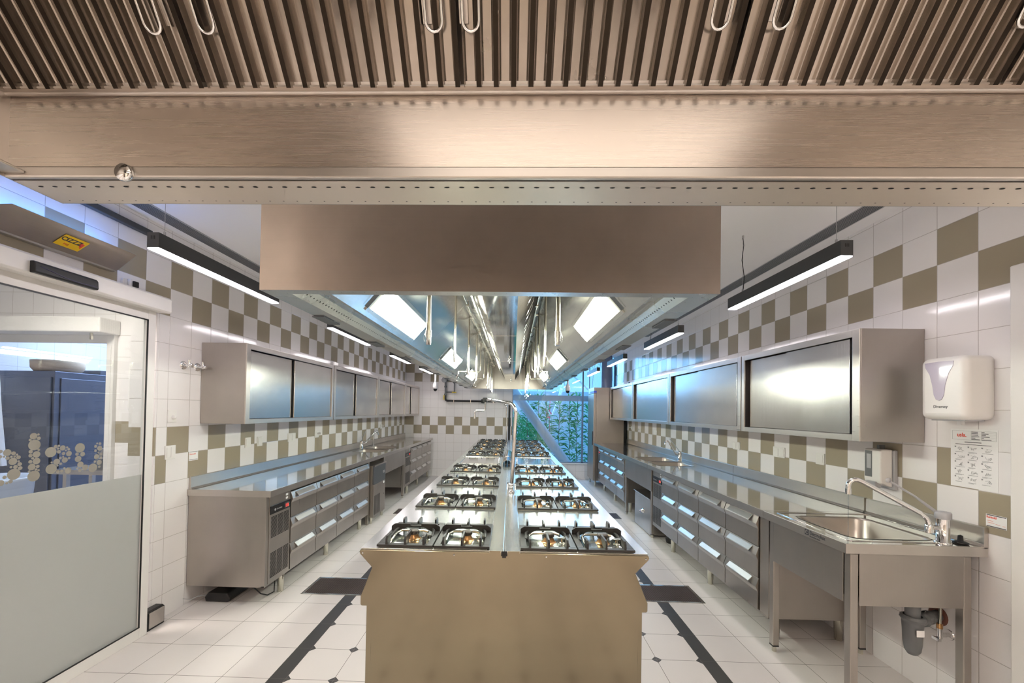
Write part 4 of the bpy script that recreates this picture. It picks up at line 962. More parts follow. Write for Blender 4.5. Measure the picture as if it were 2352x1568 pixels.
def small_tap(name, label, x, y, zb, sx_, dirx, lever_dy):
    t = thing(name, label, 'tap', (x, y, zb))
    m = mb(); m.lathe([(.03, 0), (.03, .006), (.025, .01), (.025, .11), (.026, .13), (0, .135)], (x, y, zb), 'z', 20); m.build('body', CHROME, t)
    m = mb(); m.tube([(x, y, zb+.08), (x+dirx*.05, y+sx_*.03, zb+.09), (x+dirx*.07, y+sx_*.05, zb+.12), (x+dirx*.15, y+sx_*.18, zb+.26), (x+dirx*.17, y+sx_*.22, zb+.275), (x+dirx*.19, y+sx_*.25, zb+.265), (x+dirx*.20, y+sx_*.26, zb+.22)], .011, 12); m.build('spout', CHROME, t)
    m = mb(); m.tube([(x, y, zb+.12), (x-dirx*.02, y+lever_dy*.5, zb+.20), (x-dirx*.03, y+lever_dy, zb+.27)], .0055, 8); m.lathe([(0, -.005), (.014, 0), (0, .005)], (x-dirx*.03, y+lever_dy, zb+.275), 'x', 14); m.build('lever', GREYL, t)
small_tap('lever_tap', 'chrome lever tap behind the left double sink', -2.57, 6.86, .935, 1, 1, .25)
small_tap('lever_tap', 'chrome lever tap behind the right double sink', 2.35, 5.83, .955, .1, -1, .45)
t = thing('drinking_spout', 'thin curved chrome spout behind the left double sink', 'tap', (-2.57, 7.45, .935))
m = mb(); m.tube([(-2.57, 7.45, .935), (-2.57, 7.45, 1.15)]+[(-2.57, 7.45+.12*(1-math.cos(a)), 1.15+.07*math.sin(a)) for a in [math.pi*.8*i/8 for i in range(1, 9)]], .007, 10); m.cyl((-2.57, 7.45, .935), (-2.57, 7.45, 1.0), .014, 12); m.build('tube', CHROME, t)

# ------------------------------------------------------------------ wall cabinets
def wall_cab(side, xf, y0, y1, ysplit, near_in, label, open_w=.0):
    X = lambda d: xf+side*d; xw = XL+.003 if side > 0 else XR-.003; z0, z1 = 1.47, 2.155
    t = thing('wall_cabinet', label, 'wall cabinet', ((xf+xw)/2, (y0+y1)/2, z0), 'stainless wall cabinets')
    m = mb(); e = .012
    m.box(xw, X(-.0122), y0, y0+e, z0, z1); m.box(xw, X(-.0122), y1-e, y1, z0, z1); m.box(xw, X(-.0122), y0+e, y1-e, z0, z0+e); m.box(xw, X(-.0122), y0+e, y1-e, z1-e, z1); m.box(xw, xw+side*.004, y0+e, y1-e, z0+e, z1-e)
    m.build('carcass', STEEL_V, t, bevel=.0015)
    m = mb(); m.box(X(-.012), X(0), y0, y0+.055, z0, z1); m.box(X(-.012), X(0), y1-.045, y1, z0, z1); m.box(X(-.012), X(0), y0+.0551, y1-.0451, z1-.045, z1); m.box(X(-.012), X(0), y0+.0551, y1-.0451, z0, z0+.04); m.build('frame', STEEL_H, t, bevel=.002)
    a, b = y0+.055, y1-.045
    ov = .03
    fr_, bk = -.012, -.034
    dn, df = (bk, fr_) if side > 0 else (fr_, bk)       # which door slides in front
    gn = .03 if side < 0 else 0
    m = mb(); m.box(X(dn-.014), X(dn), a+.003+gn, ysplit+ov*0, z0+.042, z1-.050); m.build('sliding_door', STEEL_CAB, t, bevel=.002)
    m = mb(); m.box(X(df-.014), X(df), ysplit+.0, b-.003-(.03 if side < 0 else 0), z0+.042, z1-.050); m.build('sliding_door', STEEL_CAB, t, bevel=.002)
    m = mb(); m.box(X(-.030), X(-.026), ysplit-.012, ysplit+.018, z0+.042, z1-.048); m.box(X(-.06), X(-.058), a, b, z0+.04, z1-.045); m.build('door_gap', BLACKM, t)
for i, (a, b, s_) in enumerate(((3.386, 5.06, 4.17), (5.075, 6.745, 5.83), (6.76, 8.45, 7.53), (8.465, 9.74, 9.0))):
    wall_cab(1, -2.262, a, b, s_, 0, 'stainless sliding-door wall cabinet on the left wall, ' + ['nearest the glass door', 'second from the glass door', 'third from the glass door', 'farthest, by the back corner'][i])
for i, (a, b, s_) in enumerate(((2.52, 3.80, 3.206), (3.815, 5.545, 4.72), (5.56, 7.24, 6.47), (7.26, 8.90, 7.95))):
    wall_cab(-1, 2.085, a, b, s_, 0, 'stainless sliding-door wall cabinet on the right wall, ' + ['nearest, beside the paper towel dispenser', 'second from the camera', 'third from the camera', 'farthest, beside the tall refrigerator'][i])
m = mb(); m.box(-2.30, -2.27, 5.10, 5.20, 2.1555, 2.20); tag(m.build('motion_sensor', WHITEP, bevel=.008), 'small white sensor on top of the left wall cabinets', 'sensor')
m = mb(); m.box(2.2, 2.22, 7.9, 7.94, 2.156, 2.21); tag(m.build('black_clip', BLACK), 'small black clip on top of the far right wall cabinet', 'clip')

# tall refrigerator
t = thing('tall_refrigerator', 'tall stainless refrigerator at the far end of the right wall', 'refrigerator', (2.07, 9.28, 0))
m = mb(); m.box(1.80, 2.42, 8.95, 9.62, .13, 2.16); m.build('body', STEEL_V, t, bevel=.004)
m = mb(); m.box(1.74, 1.797, 8.95, 9.62, .13, 2.02); d = m.build('door', STEEL_V, t, bevel=.006)
m = mb(); m.box(1.745, 1.80, 8.95, 9.62, 2.03, 2.16); m.build('control_panel', STEEL_V, t, bevel=.003)
m = mb(); m.box(1.744, 1.80, 8.9485, 8.9495, 2.045, 2.085); m.box(1.7435, 1.7445, 8.96, 9.4, 2.045, 2.085); m.build('blue_strip', BLUEV, t)
m = mb(); m.box(1.72, 1.74, 8.98, 9.0, .9, 1.2); m.build('handle', GREYD, d)
for (x, y) in ((1.80, 9.0), (1.80, 9.57), (2.38, 9.0), (2.38, 9.57)): foot(-1, x, y, .13, t, r=.022)
m = mb(); m.box(2.40, 2.452, 8.925, 8.94, .96, 2.1); tag(m.build('gap_shade', BLACKM), 'dark upright strip painting the shade in the gap between tall refrigerator and right wall', 'strip')  # black strip paints the shade of the gap

# ------------------------------------------------------------------ left sliding glass door
XD = -2.585
dr = struct(thing('door_1', 'sliding glass door', 'door', (XD, 2.3, 0))); 
for k in ('label', 'category'): del dr[k]
m = mb(); e = .018
m.box(XD-e, XD+e, 2.785, 2.845, .0, 2.285); m.box(XD-e, XD+e, 1.2, 1.26, .0, 2.285); m.box(XD-e, XD+e, 1.26, 2.785, .0, .075); m.box(XD-e, XD+e, 1.26, 2.785, 2.215, 2.285)
struct(m.build('frame', WHITEPAINT, dr, bevel=.003))
m = mb(); m.box(XD+e-.004, XD+e+.001, 2.777, 2.786, .075, 2.215); m.box(XD+e-.004, XD+e+.001, 1.26, 2.786, .073, .081); m.box(XD+e-.004, XD+e+.001, 1.26, 2.786, 2.208, 2.217); struct(m.build('gasket', BLACK, dr))
m = mb(); m.box(XD-.003, XD+.003, 1.26, 2.78, 1.133, 2.215); struct(m.build('glass', GLASS, dr))
m = mb(); m.box(XD-.003, XD+.003, 1.26, 2.78, .075, 1.133); struct(m.build('frosted_glass', FROST, dr))
# bubble lettering on the pane, traced as (pixel x, pixel y, radius)
F_, A_ = 937.759, None
def on_door(u, v):
    a, b = u-1176+20.454, v-784-144.329
    c_, s_ = math.cos(-ROLL), math.sin(-ROLL); a, b = c_*a-s_*b, s_*a+c_*b
    x, y, z_ = a/F_, 1.0, -b/F_
    c_, s_ = math.cos(PITCH), math.sin(PITCH); y, z_ = c_*y-s_*z_, s_*y+c_*z_
    c_, s_ = math.cos(-YAW), math.sin(-YAW); x, y = c_*x-s_*y, s_*x+c_*y
    t_ = (XD+.0035)/x
    return y*t_, 1.62+z_*t_
BUB = [(505,270,53),(577,245,18),(582,302,28),(452,328,22),(517,402,88),(582,475,20),(460,503,30),(548,543,54),(458,562,30),(490,602,20),(548,643,54),(455,655,29),(476,733,55),(566,723,28),(540,768,20),(578,781,18),(437,800,20),(505,868,88),
 (108,517,58),(203,527,32),(255,547,18),(277,587,32),(170,580,18),(220,575,18),(113,600,30),(60,579,17),(193,648,60),(280,648,18),(296,690,32),(165,735,20),(233,731,32),(303,749,32),(207,842,93),(68,888,30),(158,950,32),(100,975,20),(10,500,28),(0,580,30),(10,975,50),
 (762,510,82),(835,427,28),(885,415,18),(941,447,42),(1007,438,16),(1031,466,20),(988,482,14),(872,455,18),(883,503,30),(1034,531,42),(953,531,26),(947,580,15),(906,598,20),(972,628,43),(1037,598,20),(850,654,48),(775,665,16),(911,683,20),(861,711,15),(768,762,80),(867,800,25),(928,792,25),(967,752,18),(1022,785,48),
 (1200,445,73),(1156,540,26),(1240,540,36),(1172,612,48),(1206,695,46),(1160,751,17),(1277,740,46),(1198,778,28),(1392,745,66),(1489,729,19),(1424,652,20),(1489,663,38),(1516,593,20),(1449,578,38),(1476,513,14),(1516,538,21),(1433,488,20),(1496,450,38),(1433,423,22),(1457,379,13),(1500,381,21)]
m = mb()
for (x, y, r_) in BUB:
    yy, zz = on_door(x/6.533, 960+y/6.533); y2, _ = on_door((x+r_)/6.533, 960+y/6.533); _, z2 = on_door(x/6.533, 960+(y-r_)/6.533)
    rr = (abs(y2-yy)+abs(z2-zz))/2
    m.disc((XD+.0036, yy, zz), (1, 0, 0), rr*.98, 24)
struct(m.build('bubble_lettering', BUBBLE, dr))
# door operator header
t = thing('door_operator', 'white automatic door operator box above the sliding glass door', 'door operator', (-2.58, 2.1, 2.35))
m = mb(); m.prism([(XL+.002, 2.287), (-2.495, 2.278), (-2.480, 2.288), (-2.480, 2.375), (-2.495, 2.387), (XL+.002, 2.387)], 'y', 1.1, 2.875); m.build('housing', WHITEPAINT, t, bevel=.003)
t = thing('door_sensor', 'black presence sensor on the white door operator', 'sensor', (-2.47, 2.15, 2.34))
m = mb(); m.prism([(-2.479, 2.285), (-2.452, 2.285), (-2.446, 2.293), (-2.450, 2.335), (-2.46, 2.347), (-2.479, 2.347)], 'y', 2.005, 2.325); m.build('case', BLACK, t, bevel=.004)
m = mb(); m.tube([(-2.449, 2.03, 2.322), (-2.447, 2.09, 2.312), (-2.4465, 2.15, 2.300), (-2.447, 2.21, 2.296), (-2.448, 2.31, 2.300)], .003, 8); m.build('front_crease', pmat('violet_black', (.05, .045, .08), .2), t)
# fly killer with sloping shield and blue lamp
t = thing('insect_killer', 'sloping stainless insect killer shield with yellow sticker above the glass door', 'insect killer', (-2.6, 2.3, 2.55))
ya, yb = 1.42, 2.58
A = lambda y, s_: Vector((-2.47+s_*(-.0), y, 0))
pts = [(-2.585, 2.662), (-2.43, 2.475)]
m = mb(); m.add([(-2.62, 1.75, 2.495), (-2.62, 2.60, 2.495), (-2.50, 2.611, 2.603), (-2.50, 1.944, 2.603)], [(0, 1, 2, 3)])
o = m.build('shield', STEEL_BROWN, t); sm = o.modifiers.new('solid', 'SOLIDIFY'); sm.thickness = .003
m = mb(); m.box(XL+.001, XL+.034, 1.76, 2.59, 2.485, 2.56); m.build('back_plate', STEEL, t)
m = mb(); m.cyl((XL+.075, 1.82, 2.575), (XL+.075, 2.55, 2.575), .013, 12); m.build('blue_tube', E_UV, t)
m = mb(); nrm = Vector((.2, 0, .1)).normalized()
def sh(y, f): # point on the shield plane; f 0 bottom .. 1 top
    return Vector((-2.62+.12*f+.0028, y, 2.495+.108*f-.003))
m.add([sh(2.20, .22), sh(2.33, .22), sh(2.345, .72), sh(2.215, .72)], [(0, 1, 2, 3)])
stk = m.build('sticker', YELLOW, t)
up = (sh(2, 1)-sh(2, 0)).normalized()
text_mesh('sticker_text', 'CIZZZ', .036, INK, tuple(sh(2.212, .47)+Vector((.0015, 0, 0))), (0, 1, 0), up, stk, bold=.001)
text_mesh('sticker_text', 'ME!', .018, RED, tuple(sh(2.24, .30)+Vector((.0015, 0, 0))), (0, 1, 0), up, stk)
m = mb(); p0, p1, p2, p3 = [sh(*q)+Vector((.0018, 0, 0)) for q in ((2.305, .62), (2.332, .56), (2.31, .46), (2.325, .34))]; m.add([p0, p1, p2, p3], [(0, 1, 2), (1, 2, 3)]); m.build('flash_mark', RED, stk)
# dark trunking
m = mb(); m.box(XL+.001, XL+.04, 1.0, 2.85, 2.83, 2.868); m.box(XL+.001, XL+.025, 1.0, 2.85, 2.868, 2.875); tag(m.build('cable_trunking', LAMPBODY, bevel=.003), 'black trunking running along the top of the left wall', 'trunking')
# sockets above header
m = mb(); m.box(XL+.001, XL+.02, 2.66, 2.69, 2.42, 2.47); m.box(XL+.001, XL+.03, 2.70, 2.76, 2.42, 2.475); m.mat(1); m.box(XL+.001, XL+.045, 2.715, 2.75, 2.425, 2.465)
tag(m.build('cable_box', [WHITEP, BLACK], bevel=.003), 'small white and black cable box behind the end of the door operator', 'cable box')
# foot guide block
t = thing('door_bumper', 'black floor block with steel face beside the sliding door', 'door stop', (-2.6, 2.92, 0))
m = mb(); m.prism([(XL+.001, 0), (-2.585, 0), (-2.585, .125), (-2.60, .135), (XL+.001, .135)], 'y', 2.862, 3.01); m.build('block', BLACK, t, bevel=.004)
m = mb(); m.box(-2.585, -2.578, 2.875, 2.998, .015, .125); m.build('face_plate', STEEL, t, bevel=.002)

# passage and room behind the glass
struct(mb().box(-4.02, XL-.2, 3.95, 4.15, 0, ZC).build('wall_passage', T_PASS))
struct(mb().box(-6.6, -4.02, 3.95, 4.15, 2.30, ZC).build('wall_passage_top', T_PASS))
struct(mb().box(-6.5, -2.9, 6.9, 7.0, 0, ZC).build('wall_annex_back', T_BLUE))
struct(mb().box(-6.6, -6.5, .8, 7.0, 0, ZC).build('wall_annex_side', T_BLUEY))
struct(mb().box(-3.0, -2.9, 4.15, 7.0, 0, ZC).build('wall_annex_right', T_BLUEY))
struct(mb().box(-6.6, XL-.2, .8, 7.0, ZC, ZC+.06).build('ceiling_annex', PLASTER))
struct(mb().box(-6.6, XL-.2, .8, .9, 0, ZC).build('wall_passage_front', T_PASS))
d2_ = mb(); d2_.box(-4.02, -3.945, 3.91, 3.95, 0, 2.3); d2_.box(-6.4, -3.95, 3.925, 3.95, 2.22, 2.3); d2_.box(-3.975, -3.97, 3.905, 3.912, 0, 2.2)
struct(d2_.build('door_2', WHITEPAINT, bevel=.003))
t = thing('door_operator', 'white door operator box over the second doorway seen through the glass', 'door operator', (-4.6, 3.8, 2.37))
m = mb(); m.box(-6.4, -3.92, 3.74, 3.948, 2.30, 2.445); m.build('housing', WHITEPAINT, t, bevel=.01)
m = mb()
for r_ in range(8):
    for c_ in range(8): m.disc((-3.9196, 3.765+c_*.022, 2.32+r_*.015), (1, 0, 0), .0022, 6)
m.build('speaker_holes', GREYL, t)
m = mb(); m.cyl((-4.06, 3.80, 2.30), (-4.06, 3.80, 2.27), .012, 10); m.box(-4.068, -4.052, 3.79, 3.81, 2.235, 2.27); tag(m.build('key', TUBE), 'small key hanging from the operator box seen through the glass', 'key')
STEELB = steel('blue_room_steel', col=(.20, .22, .28), r0=.25, r1=.4)
t = thing('tall_cupboard', 'tall dark stainless cupboard in the room behind the glass door', 'cupboard', (-4.9, 4.9, 0))
m = mb(); m.box(-6.35, -5.45, 4.7, 6.4, 0, 2.0); m.build('body', STEELB, t, bevel=.004)
m = mb(); m.box(-6.30, -5.48, 4.68, 4.70, .2, 1.93); m.build('door', STEELB, t, bevel=.004)
m = mb(); m.box(-5.45, -5.435, 4.76, 5.6, .2, 1.92); m.build('door', STEELB, t, bevel=.004)
m = mb(); m.lathe([(.0, 0), (.20, 0), (.235, .05), (.24, .14), (.225, .14), (.21, .06), (.0, .02)], (-5.70, 4.95, 2.001), 'z', 28); tag(m.build('wicker_basket', BASKET), 'round wicker basket on top of the tall cupboard behind the glass door', 'basket')
m = mb(); m.box(-5.80, -5.47, 5.25, 5.7, 2.002, 2.03); m.box(-5.78, -5.49, 5.27, 5.68, 2.031, 2.06); tag(m.build('tray', STEELB), 'two flat trays on the tall cupboard, right of the basket', 'tray')
m = mb(); m.box(-4.93, -4.35, 4.25, 4.6, .86, .91); m.box(-4.84, -4.80, 4.28, 4.32, 0, .86); m.box(-4.40, -4.36, 4.28, 4.32, 0, .86); m.box(-4.84, -4.80, 4.55, 4.59, 0, .86); m.box(-4.40, -4.36, 4.55, 4.59, 0, .86); tag(m.build('side_table', STEEL), 'stainless side table in the room behind the glass door', 'table')
for i, (x, z0, r_, h_) in enumerate(((-4.48, .91, .11, .12), (-4.47, 1.043, .10, .09))):
    m = mb(); m.lathe([(0, 0), (r_, 0), (r_, h_), (r_+.012, h_), (r_*.5, h_+.01), (0, h_+.012)], (x, 4.42, z0), 'z', 24); tag(m.build('cooking_pot', CHROME), ['lower', 'upper'][i] + ' of two stacked pots on the side table behind the glass door', 'pot')
m = mb(); m.lathe([(0, .0), (.22, .0), (.30, .94), (.32, .97), (.30, .975), (.255, .96), (.19, .03), (0, .02)], (-4.50, 3.36, 0), 'z', 32); tag(m.build('round_bin', pmat('pale_blue_plastic', (.45, .55, .75), .35)), 'pale blue round bin standing behind the frosted glass', 'bin')
m = mb(); m.prism([(-5.35, 1.02), (-4.80, 1.02), (-4.87, 1.55), (-4.90, 1.88), (-5.3, 1.92)], 'y', 3.72, 3.76); tag(m.build('hanging_apron', pmat('pale_blue_cloth', (.6, .68, .85), .8)), 'pale blue apron hanging at the left edge behind the glass door', 'apron')
m = mb(); m.box(-3.70, -3.45, 3.80, 3.948, 1.55, 2.02); tag(m.build('towel_dispenser', WHITEP, bevel=.03, seg=3), 'white dispenser on the passage wall seen through the glass door', 'dispenser')

# ------------------------------------------------------------------ wall fittings
for i, yv in enumerate((3.20, 3.345)):
    t = thing('wall_valve', ['round chrome wall valve farther from the left wall cabinet', 'round chrome wall valve close to the left wall cabinet'][i], 'valve', (XL, yv, 1.94), 'pair of wall valves')
    m = mb(); m.lathe([(0, .012), (.02, .012), (.03, .008), (.034, 0)], (XL, yv, 1.94), 'x', 22); m.build('rosette', CHROME, t)
    m = mb(); m.cyl((XL, yv, 1.94), (XL+.055, yv, 1.94), .010, 12); m.cyl((XL+.045, yv, 1.925), (XL+.045, yv, 1.985), .009, 12); m.lathe([(0, .02), (.014, .02), (.016, 0), (0, 0)], (XL+.055, yv, 1.94), 'x', 12); m.box(XL+.03, XL+.06, yv+.012, yv+.032, 1.925, 1.94); m.build('tap', CHROME, t)
def plate(side, yv, zv, w_, h_, n, label, plug=False, knob=False):
    x = XL if side > 0 else XR; X = lambda d: x+side*d
    t = thing('wall_socket' if not knob else 'rotary_switch', label, 'socket' if not knob else 'switch', (x, yv, zv))
    m = mb(); m.box(X(.0005), X(.009), yv-w_/2, yv+w_/2, zv-h_/2, zv+h_/2); p = m.build('plate', WHITEP, t, bevel=.002)
    if knob:
        m = mb(); m.lathe([(0, side*.028), (.013, side*.028), (.015, side*.009)], (x, yv+.005, zv-.01), 'x', 16); m.build('knob', WHITEP, t)
    else:
        m = mb(); iw = (w_-.02)/n
        for k in range(n): m.box(X(.009), X(.013), yv-w_/2+.012+k*iw, yv-w_/2+.008+(k+1)*iw-.004, zv-h_/2+.013, zv+h_/2-.013)
        m.build('rocker', WHITEP, t, bevel=.0015)
    if plug:
        m = mb(); m.cyl((X(.01), yv+.01, zv+.01), (X(.05), yv+.02, zv+.012), .012, 10); m.build('plug', WHITEP, t)
plate(1, 3.10, 1.535, .082, .095, 1, 'white rotary switch on the left wall beside the glass door', knob=True)
plate(1, 3.092, 1.255, .095, .105, 2, 'white light switch on the left wall beside the glass door')
plate(1, 4.015, 1.26, .085, .098, 1, 'white wall plate above the left worktop, nearest the camera')
plate(1, 4.205, 1.257, .085, .098, 1, 'white wall plate above the left worktop, second from the camera')
plate(1, 4.82, 1.26, .165, .098, 2, 'double white wall plate above the left worktop')
plate(1, 5.44, 1.258, .11, .085, 1, 'white wall socket with plug above the left worktop', plug=True)
plate(1, 8.12, 1.26, .10, .08, 1, 'white wall socket beyond the left sink tap', plug=True)
plate(1, 9.32, 1.27, .10, .08, 1, 'farthest white wall socket above the left worktop', plug=True)
plate(-1, 3.86, 1.277, .165, .095, 2, 'double white wall plate above the right worktop')
plate(-1, 3.35, 1.275, .09, .09, 1, 'white wall plate above the right worktop nearest the soap dispenser')
plate(-1, 4.585, 1.275, .14, .085, 2, 'white double wall plate between the right sink tap and the nearer plates')
plate(-1, 7.17, 1.285, .15, .075, 1, 'white wall socket beyond the right sink tap')
plate(-1, 8.03, 1.285, .09, .065, 1, 'second farthest white wall socket above the right worktop', plug=True)
plate(-1, 8.60, 1.30, .09, .065, 1, 'farthest white wall socket above the right worktop', plug=True)
# left wall label
t = thing('pest_label', 'small white and red pest-control label on the left wall at the worktop', 'label', (XL, 3.33, 1.2))
m = mb(); m.box(XL+.0004, XL+.0012, 3.282, 3.378, 1.165, 1.245); p = m.build('paper', PAPER, t)
text_mesh('red_name', 'Rentokil', .019, RED, (XL+.0014, 3.288, 1.212), (0, 1, 0), (0, 0, 1), t)
m = mb(); m.box(XL+.0013, XL+.0015, 3.287, 3.373, 1.234, 1.239); m.box(XL+.0013, XL+.0015, 3.287, 3.373, 1.170, 1.175); m.build('printed_line', INKG, t)
# right wall label
t = thing('pest_label', 'white pest-control label reading Rentokil on the right wall by the sink'.replace('reading Rentokil ', ''), 'label', (XR, 2.158, 1.095))
m = mb(); m.box(XR-.0012, XR-.0004, 2.112, 2.203, 1.063, 1.127); m.build('paper', PAPER, t)
text_mesh('red_name', 'Rentokil', .0165, RED, (XR-.0014, 2.200, 1.107), (0, -1, 0), (0, 0, 1), t, bold=.0003, sx=.8)
m = mb(); m.box(XR-.0016, XR-.0013, 2.115, 2.200, 1.121, 1.125); m.box(XR-.0016, XR-.0013, 2.115, 2.200, 1.064, 1.068); m.build('border_line', INK, t)
m = mb()
for (a, b, z_) in ((2.17, 2.198, 1.093), (2.165, 2.195, 1.083), (2.14, 2.16, 1.080), (2.118, 2.13, 1.078)): m.box(XR-.0016, XR-.0013, a, b, z_, z_+.0015)
m.build('red_line', RED, t)
# poster
t = thing('handwashing_poster', 'paper handwashing instruction poster with red heading on the right wall', 'poster', (XR, 2.26, 1.4))
m = mb(); m.box(XR-.0012, XR-.0004, 2.148, 2.374, 1.244, 1.562); m.build('paper', PAPER, t)
YP = lambda f: 2.366-f*.21      # f from left of the sheet
def bar(m, f0, f1, z0, z1): m.box(XR-.0017, XR-.0013, YP(f0), YP(f1), z0, z1)
text_mesh('red_heading', 'usla.', .030, RED, (XR-.0016, YP(.12), 1.520), (0, -1, 0), (0, 0, 1), t, bold=.0006, sx=.9)
m = mb()
for z_ in (1.503, 1.551): bar(m, 0, 1, z_, z_+.0008)
for f in (0, .45, .68, .997): bar(m, f, f+.004, 1.503, 1.551)
for k in range(1, 6): bar(m, .45, 1, 1.503+k*.008, 1.5035+k*.008)
m.build('table_line', INKG, t)
m = mb(); rnd = random.Random(2)
for k in range(6):
    z_ = 1.5055+k*.008; bar(m, .46, .46+rnd.uniform(.08, .19), z_, z_+.003); bar(m, .69, .69+rnd.uniform(.03, .22), z_, z_+.003)
bar(m, .30, .68, 1.489, 1.4925); bar(m, .08, .90, 1.477, 1.4795)
m.build('text_line', INK, t)
m = mb()
for r_ in range(5):
    for c_ in range(3):
        f0 = .06+c_*.31; zt = 1.468-r_*.041
        m.add([], []); bar(m, f0, f0+.035, zt-.008, zt-.001)
        yc = YP(f0+.15); zc = zt-.016
        for q in range(3):
            pts = [(XR-.002, yc+rnd.uniform(-.018, .018), zc+rnd.uniform(-.011, .011)) for _ in range(5)]
            m.tube(pts, .0005, 4, False)
        bar(m, f0+.02, f0+.02+rnd.uniform(.14, .24), zt-.0335, zt-.0315)
        if (r_+c_) % 2: bar(m, f0+.02, f0+.02+rnd.uniform(.08, .16), zt-.0375, zt-.0360)
m.build('hand_sketch', INKG, t)

# paper towel dispenser
t = thing('paper_towel_dispenser', 'large white paper towel dispenser with lilac window on the right wall', 'dispenser', (2.4, 2.28, 1.78))
def rbox_profile(y0, y1, z0, z1, r, n=6):
    pts = []
    for (cy, cz, a0) in ((y1-r, z1-r, 0), (y0+r, z1-r, 90), (y0+r, z0+r, 180), (y1-r, z0+r, 270)):
        for k in range(n+1): a = R(a0+90*k/n); pts.append((cy+r*math.cos(a), cz+r*math.sin(a)))
    return pts
def pillow(m, xw, xf, y0, y1, z0, z1, r, rf):
    """rounded wall box; rf = front edge radius"""
    secs = [(xw, 0)] + [(xf+(rf-rf*math.sin(R(90*k/5))), rf-rf*math.cos(R(90*k/5))) for k in range(6)]
    rings = []
    for (x, ins) in secs: rings.append([(x, a, b) for a, b in rbox_profile(y0+ins, y1-ins, z0+ins, z1-ins, max(r-ins, .006))])
    N_ = len(rings[0]); vs = sum(rings, []); fs = []
    for i in range(len(rings)-1):
        for k in range(N_): fs.append((i*N_+k, i*N_+(k+1) % N_, (i+1)*N_+(k+1) % N_, (i+1)*N_+k))
    m.add(vs, fs, True); m.add(rings[-1], [list(range(N_))], False)
m = mb(); pillow(m, XR-.001, 2.325, 2.165, 2.405, 1.612, 1.952, .035, .035); m.build('cover', WHITEP, t)
m = mb()
outl = [(2.37, 1.925), (2.30, 1.928), (2.22, 1.925), (2.222, 1.90), (2.245, 1.86), (2.262, 1.80), (2.268, 1.745), (2.28, 1.72), (2.295, 1.715), (2.31, 1.72), (2.322, 1.745), (2.33, 1.80), (2.345, 1.86), (2.368, 1.90)]
m.prism(outl, 'x', 2.3225, 2.326); m.build('window', LILAC, t, bevel=.001)
m = mb(); m.box(2.36, 2.46, 2.20, 2.37, 1.605, 1.6125); m.build('paper_slot', GREYL, t)
text_mesh('maker_name', 'Diversey', .021, INK, (2.3243, 2.325, 1.675), (0, -1, 0), (0, 0, 1), t)
m = mb(); m.box(2.41, 2.43, 2.265, 2.285, 1.585, 1.606); tag(m.build('paper_tip', PAPER), 'tip of paper towel hanging out under the dispenser', 'paper')
# soap dispenser
t = thing('soap_dispenser', 'white soap dispenser with viewing window on the right wall above the near sink', 'dispenser', (2.42, 2.76, 1.29))
m = mb(); m.box(2.445, XR-.0008, 2.690, 2.83, 1.15, 1.405); m.build('back_plate', GREYL, t, bevel=.006)
m = mb(); m.prism([(2.445, 1.165), (2.372, 1.19), (2.368, 1.21), (2.368, 1.40), (2.376, 1.41), (2.445, 1.41)], 'y', 2.70, 2.825); m.build('cover', WHITEP, t, bevel=.008)
m = mb(); m.box(2.3665, 2.3682, 2.762, 2.815, 1.225, 1.395); wv = m.build('window', GREYP, t)
m = mb(); m.box(2.3655, 2.3665, 2.768, 2.80, 1.28, 1.375); m.build('soap_bag', GREYL, wv)
m = mb(); m.prism([(2.40, 1.155), (2.362, 1.17), (2.358, 1.195), (2.368, 1.20), (2.40, 1.18)], 'y', 2.73, 2.80); m.build('push_lever', GREYL, t, bevel=.003)
m = mb(); m.box(2.41, 2.445, 2.755, 2.775, 1.41, 1.435); m.build('lock', GREYP, t)

# ------------------------------------------------------------------ back wall: cameras, gas pipe
for i, (x, y) in enumerate(((-1.785, 9.2), (1.203, 9.2))):
    t = thing('security_camera', 'white dome security camera on a ceiling pole over the %s aisle' % ['left', 'right'][i], 'camera', (x, y, ZC))
    m = mb(); m.cyl((x, y, ZC-.001), (x, y, 2.22), .022, 16); m.build('pole', WHITEP, t)
    m = mb(); m.lathe([(.025, .14), (.04, .12), (.052, .08), (.055, .03), (.055, 0), (.05, -.01)], (x, y, 2.10), 'z', 24); m.build('housing', WHITEP, t)
    m = mb(); m.lathe([(.044, -.008), (.040, -.04), (.022, -.062), (0, -.068)], (x, y, 2.10), 'z', 24); m.build('dome', BLACK, t)
t = thing('gas_pipe', 'black gas pipe with yellow valves running across the back wall and down to the range', 'gas pipe', (-1.2, 9.9, 1.84))
m = mb(); m.tube([(-1.665, 9.90, 1.97), (-1.665, 9.90, 1.88), (-1.65, 9.90, 1.85), (-1.62, 9.90, 1.838), (-.15, 9.90, 1.838), (-.112, 9.90, 1.82), (-.105, 9.90, 1.78), (-.105, 9.90, .6)], .024, 16); m.build('black_pipe', DARKPIPE, t)
m = mb(); m.cyl((-1.67, 9.90, 1.97), (-1.67, 9.90, 2.20), .02, 12); m.lathe([(.03, -.02), (.036, 0), (.03, .02)], (-1.67, 9.90, 2.18), 'z', 12); m.lathe([(.03, -.02), (.034, 0), (.03, .02)], (-1.67, 9.90, 1.99), 'z', 12); m.cyl((-1.67, 9.90, 2.05), (-1.45, 9.90, 2.05), .016, 12); m.cyl((-1.45, 9.9, 2.03), (-1.45, 9.9, 2.26), .016, 12); m.tube([(-1.67, 9.9, 2.20), (-1.67, 9.9, 2.30), (-1.6, 9.9, 2.34), (-1.5, 9.9, 2.33), (-1.45, 9.9, 2.26)], .02, 10); m.build('fittings', GREYP, t)
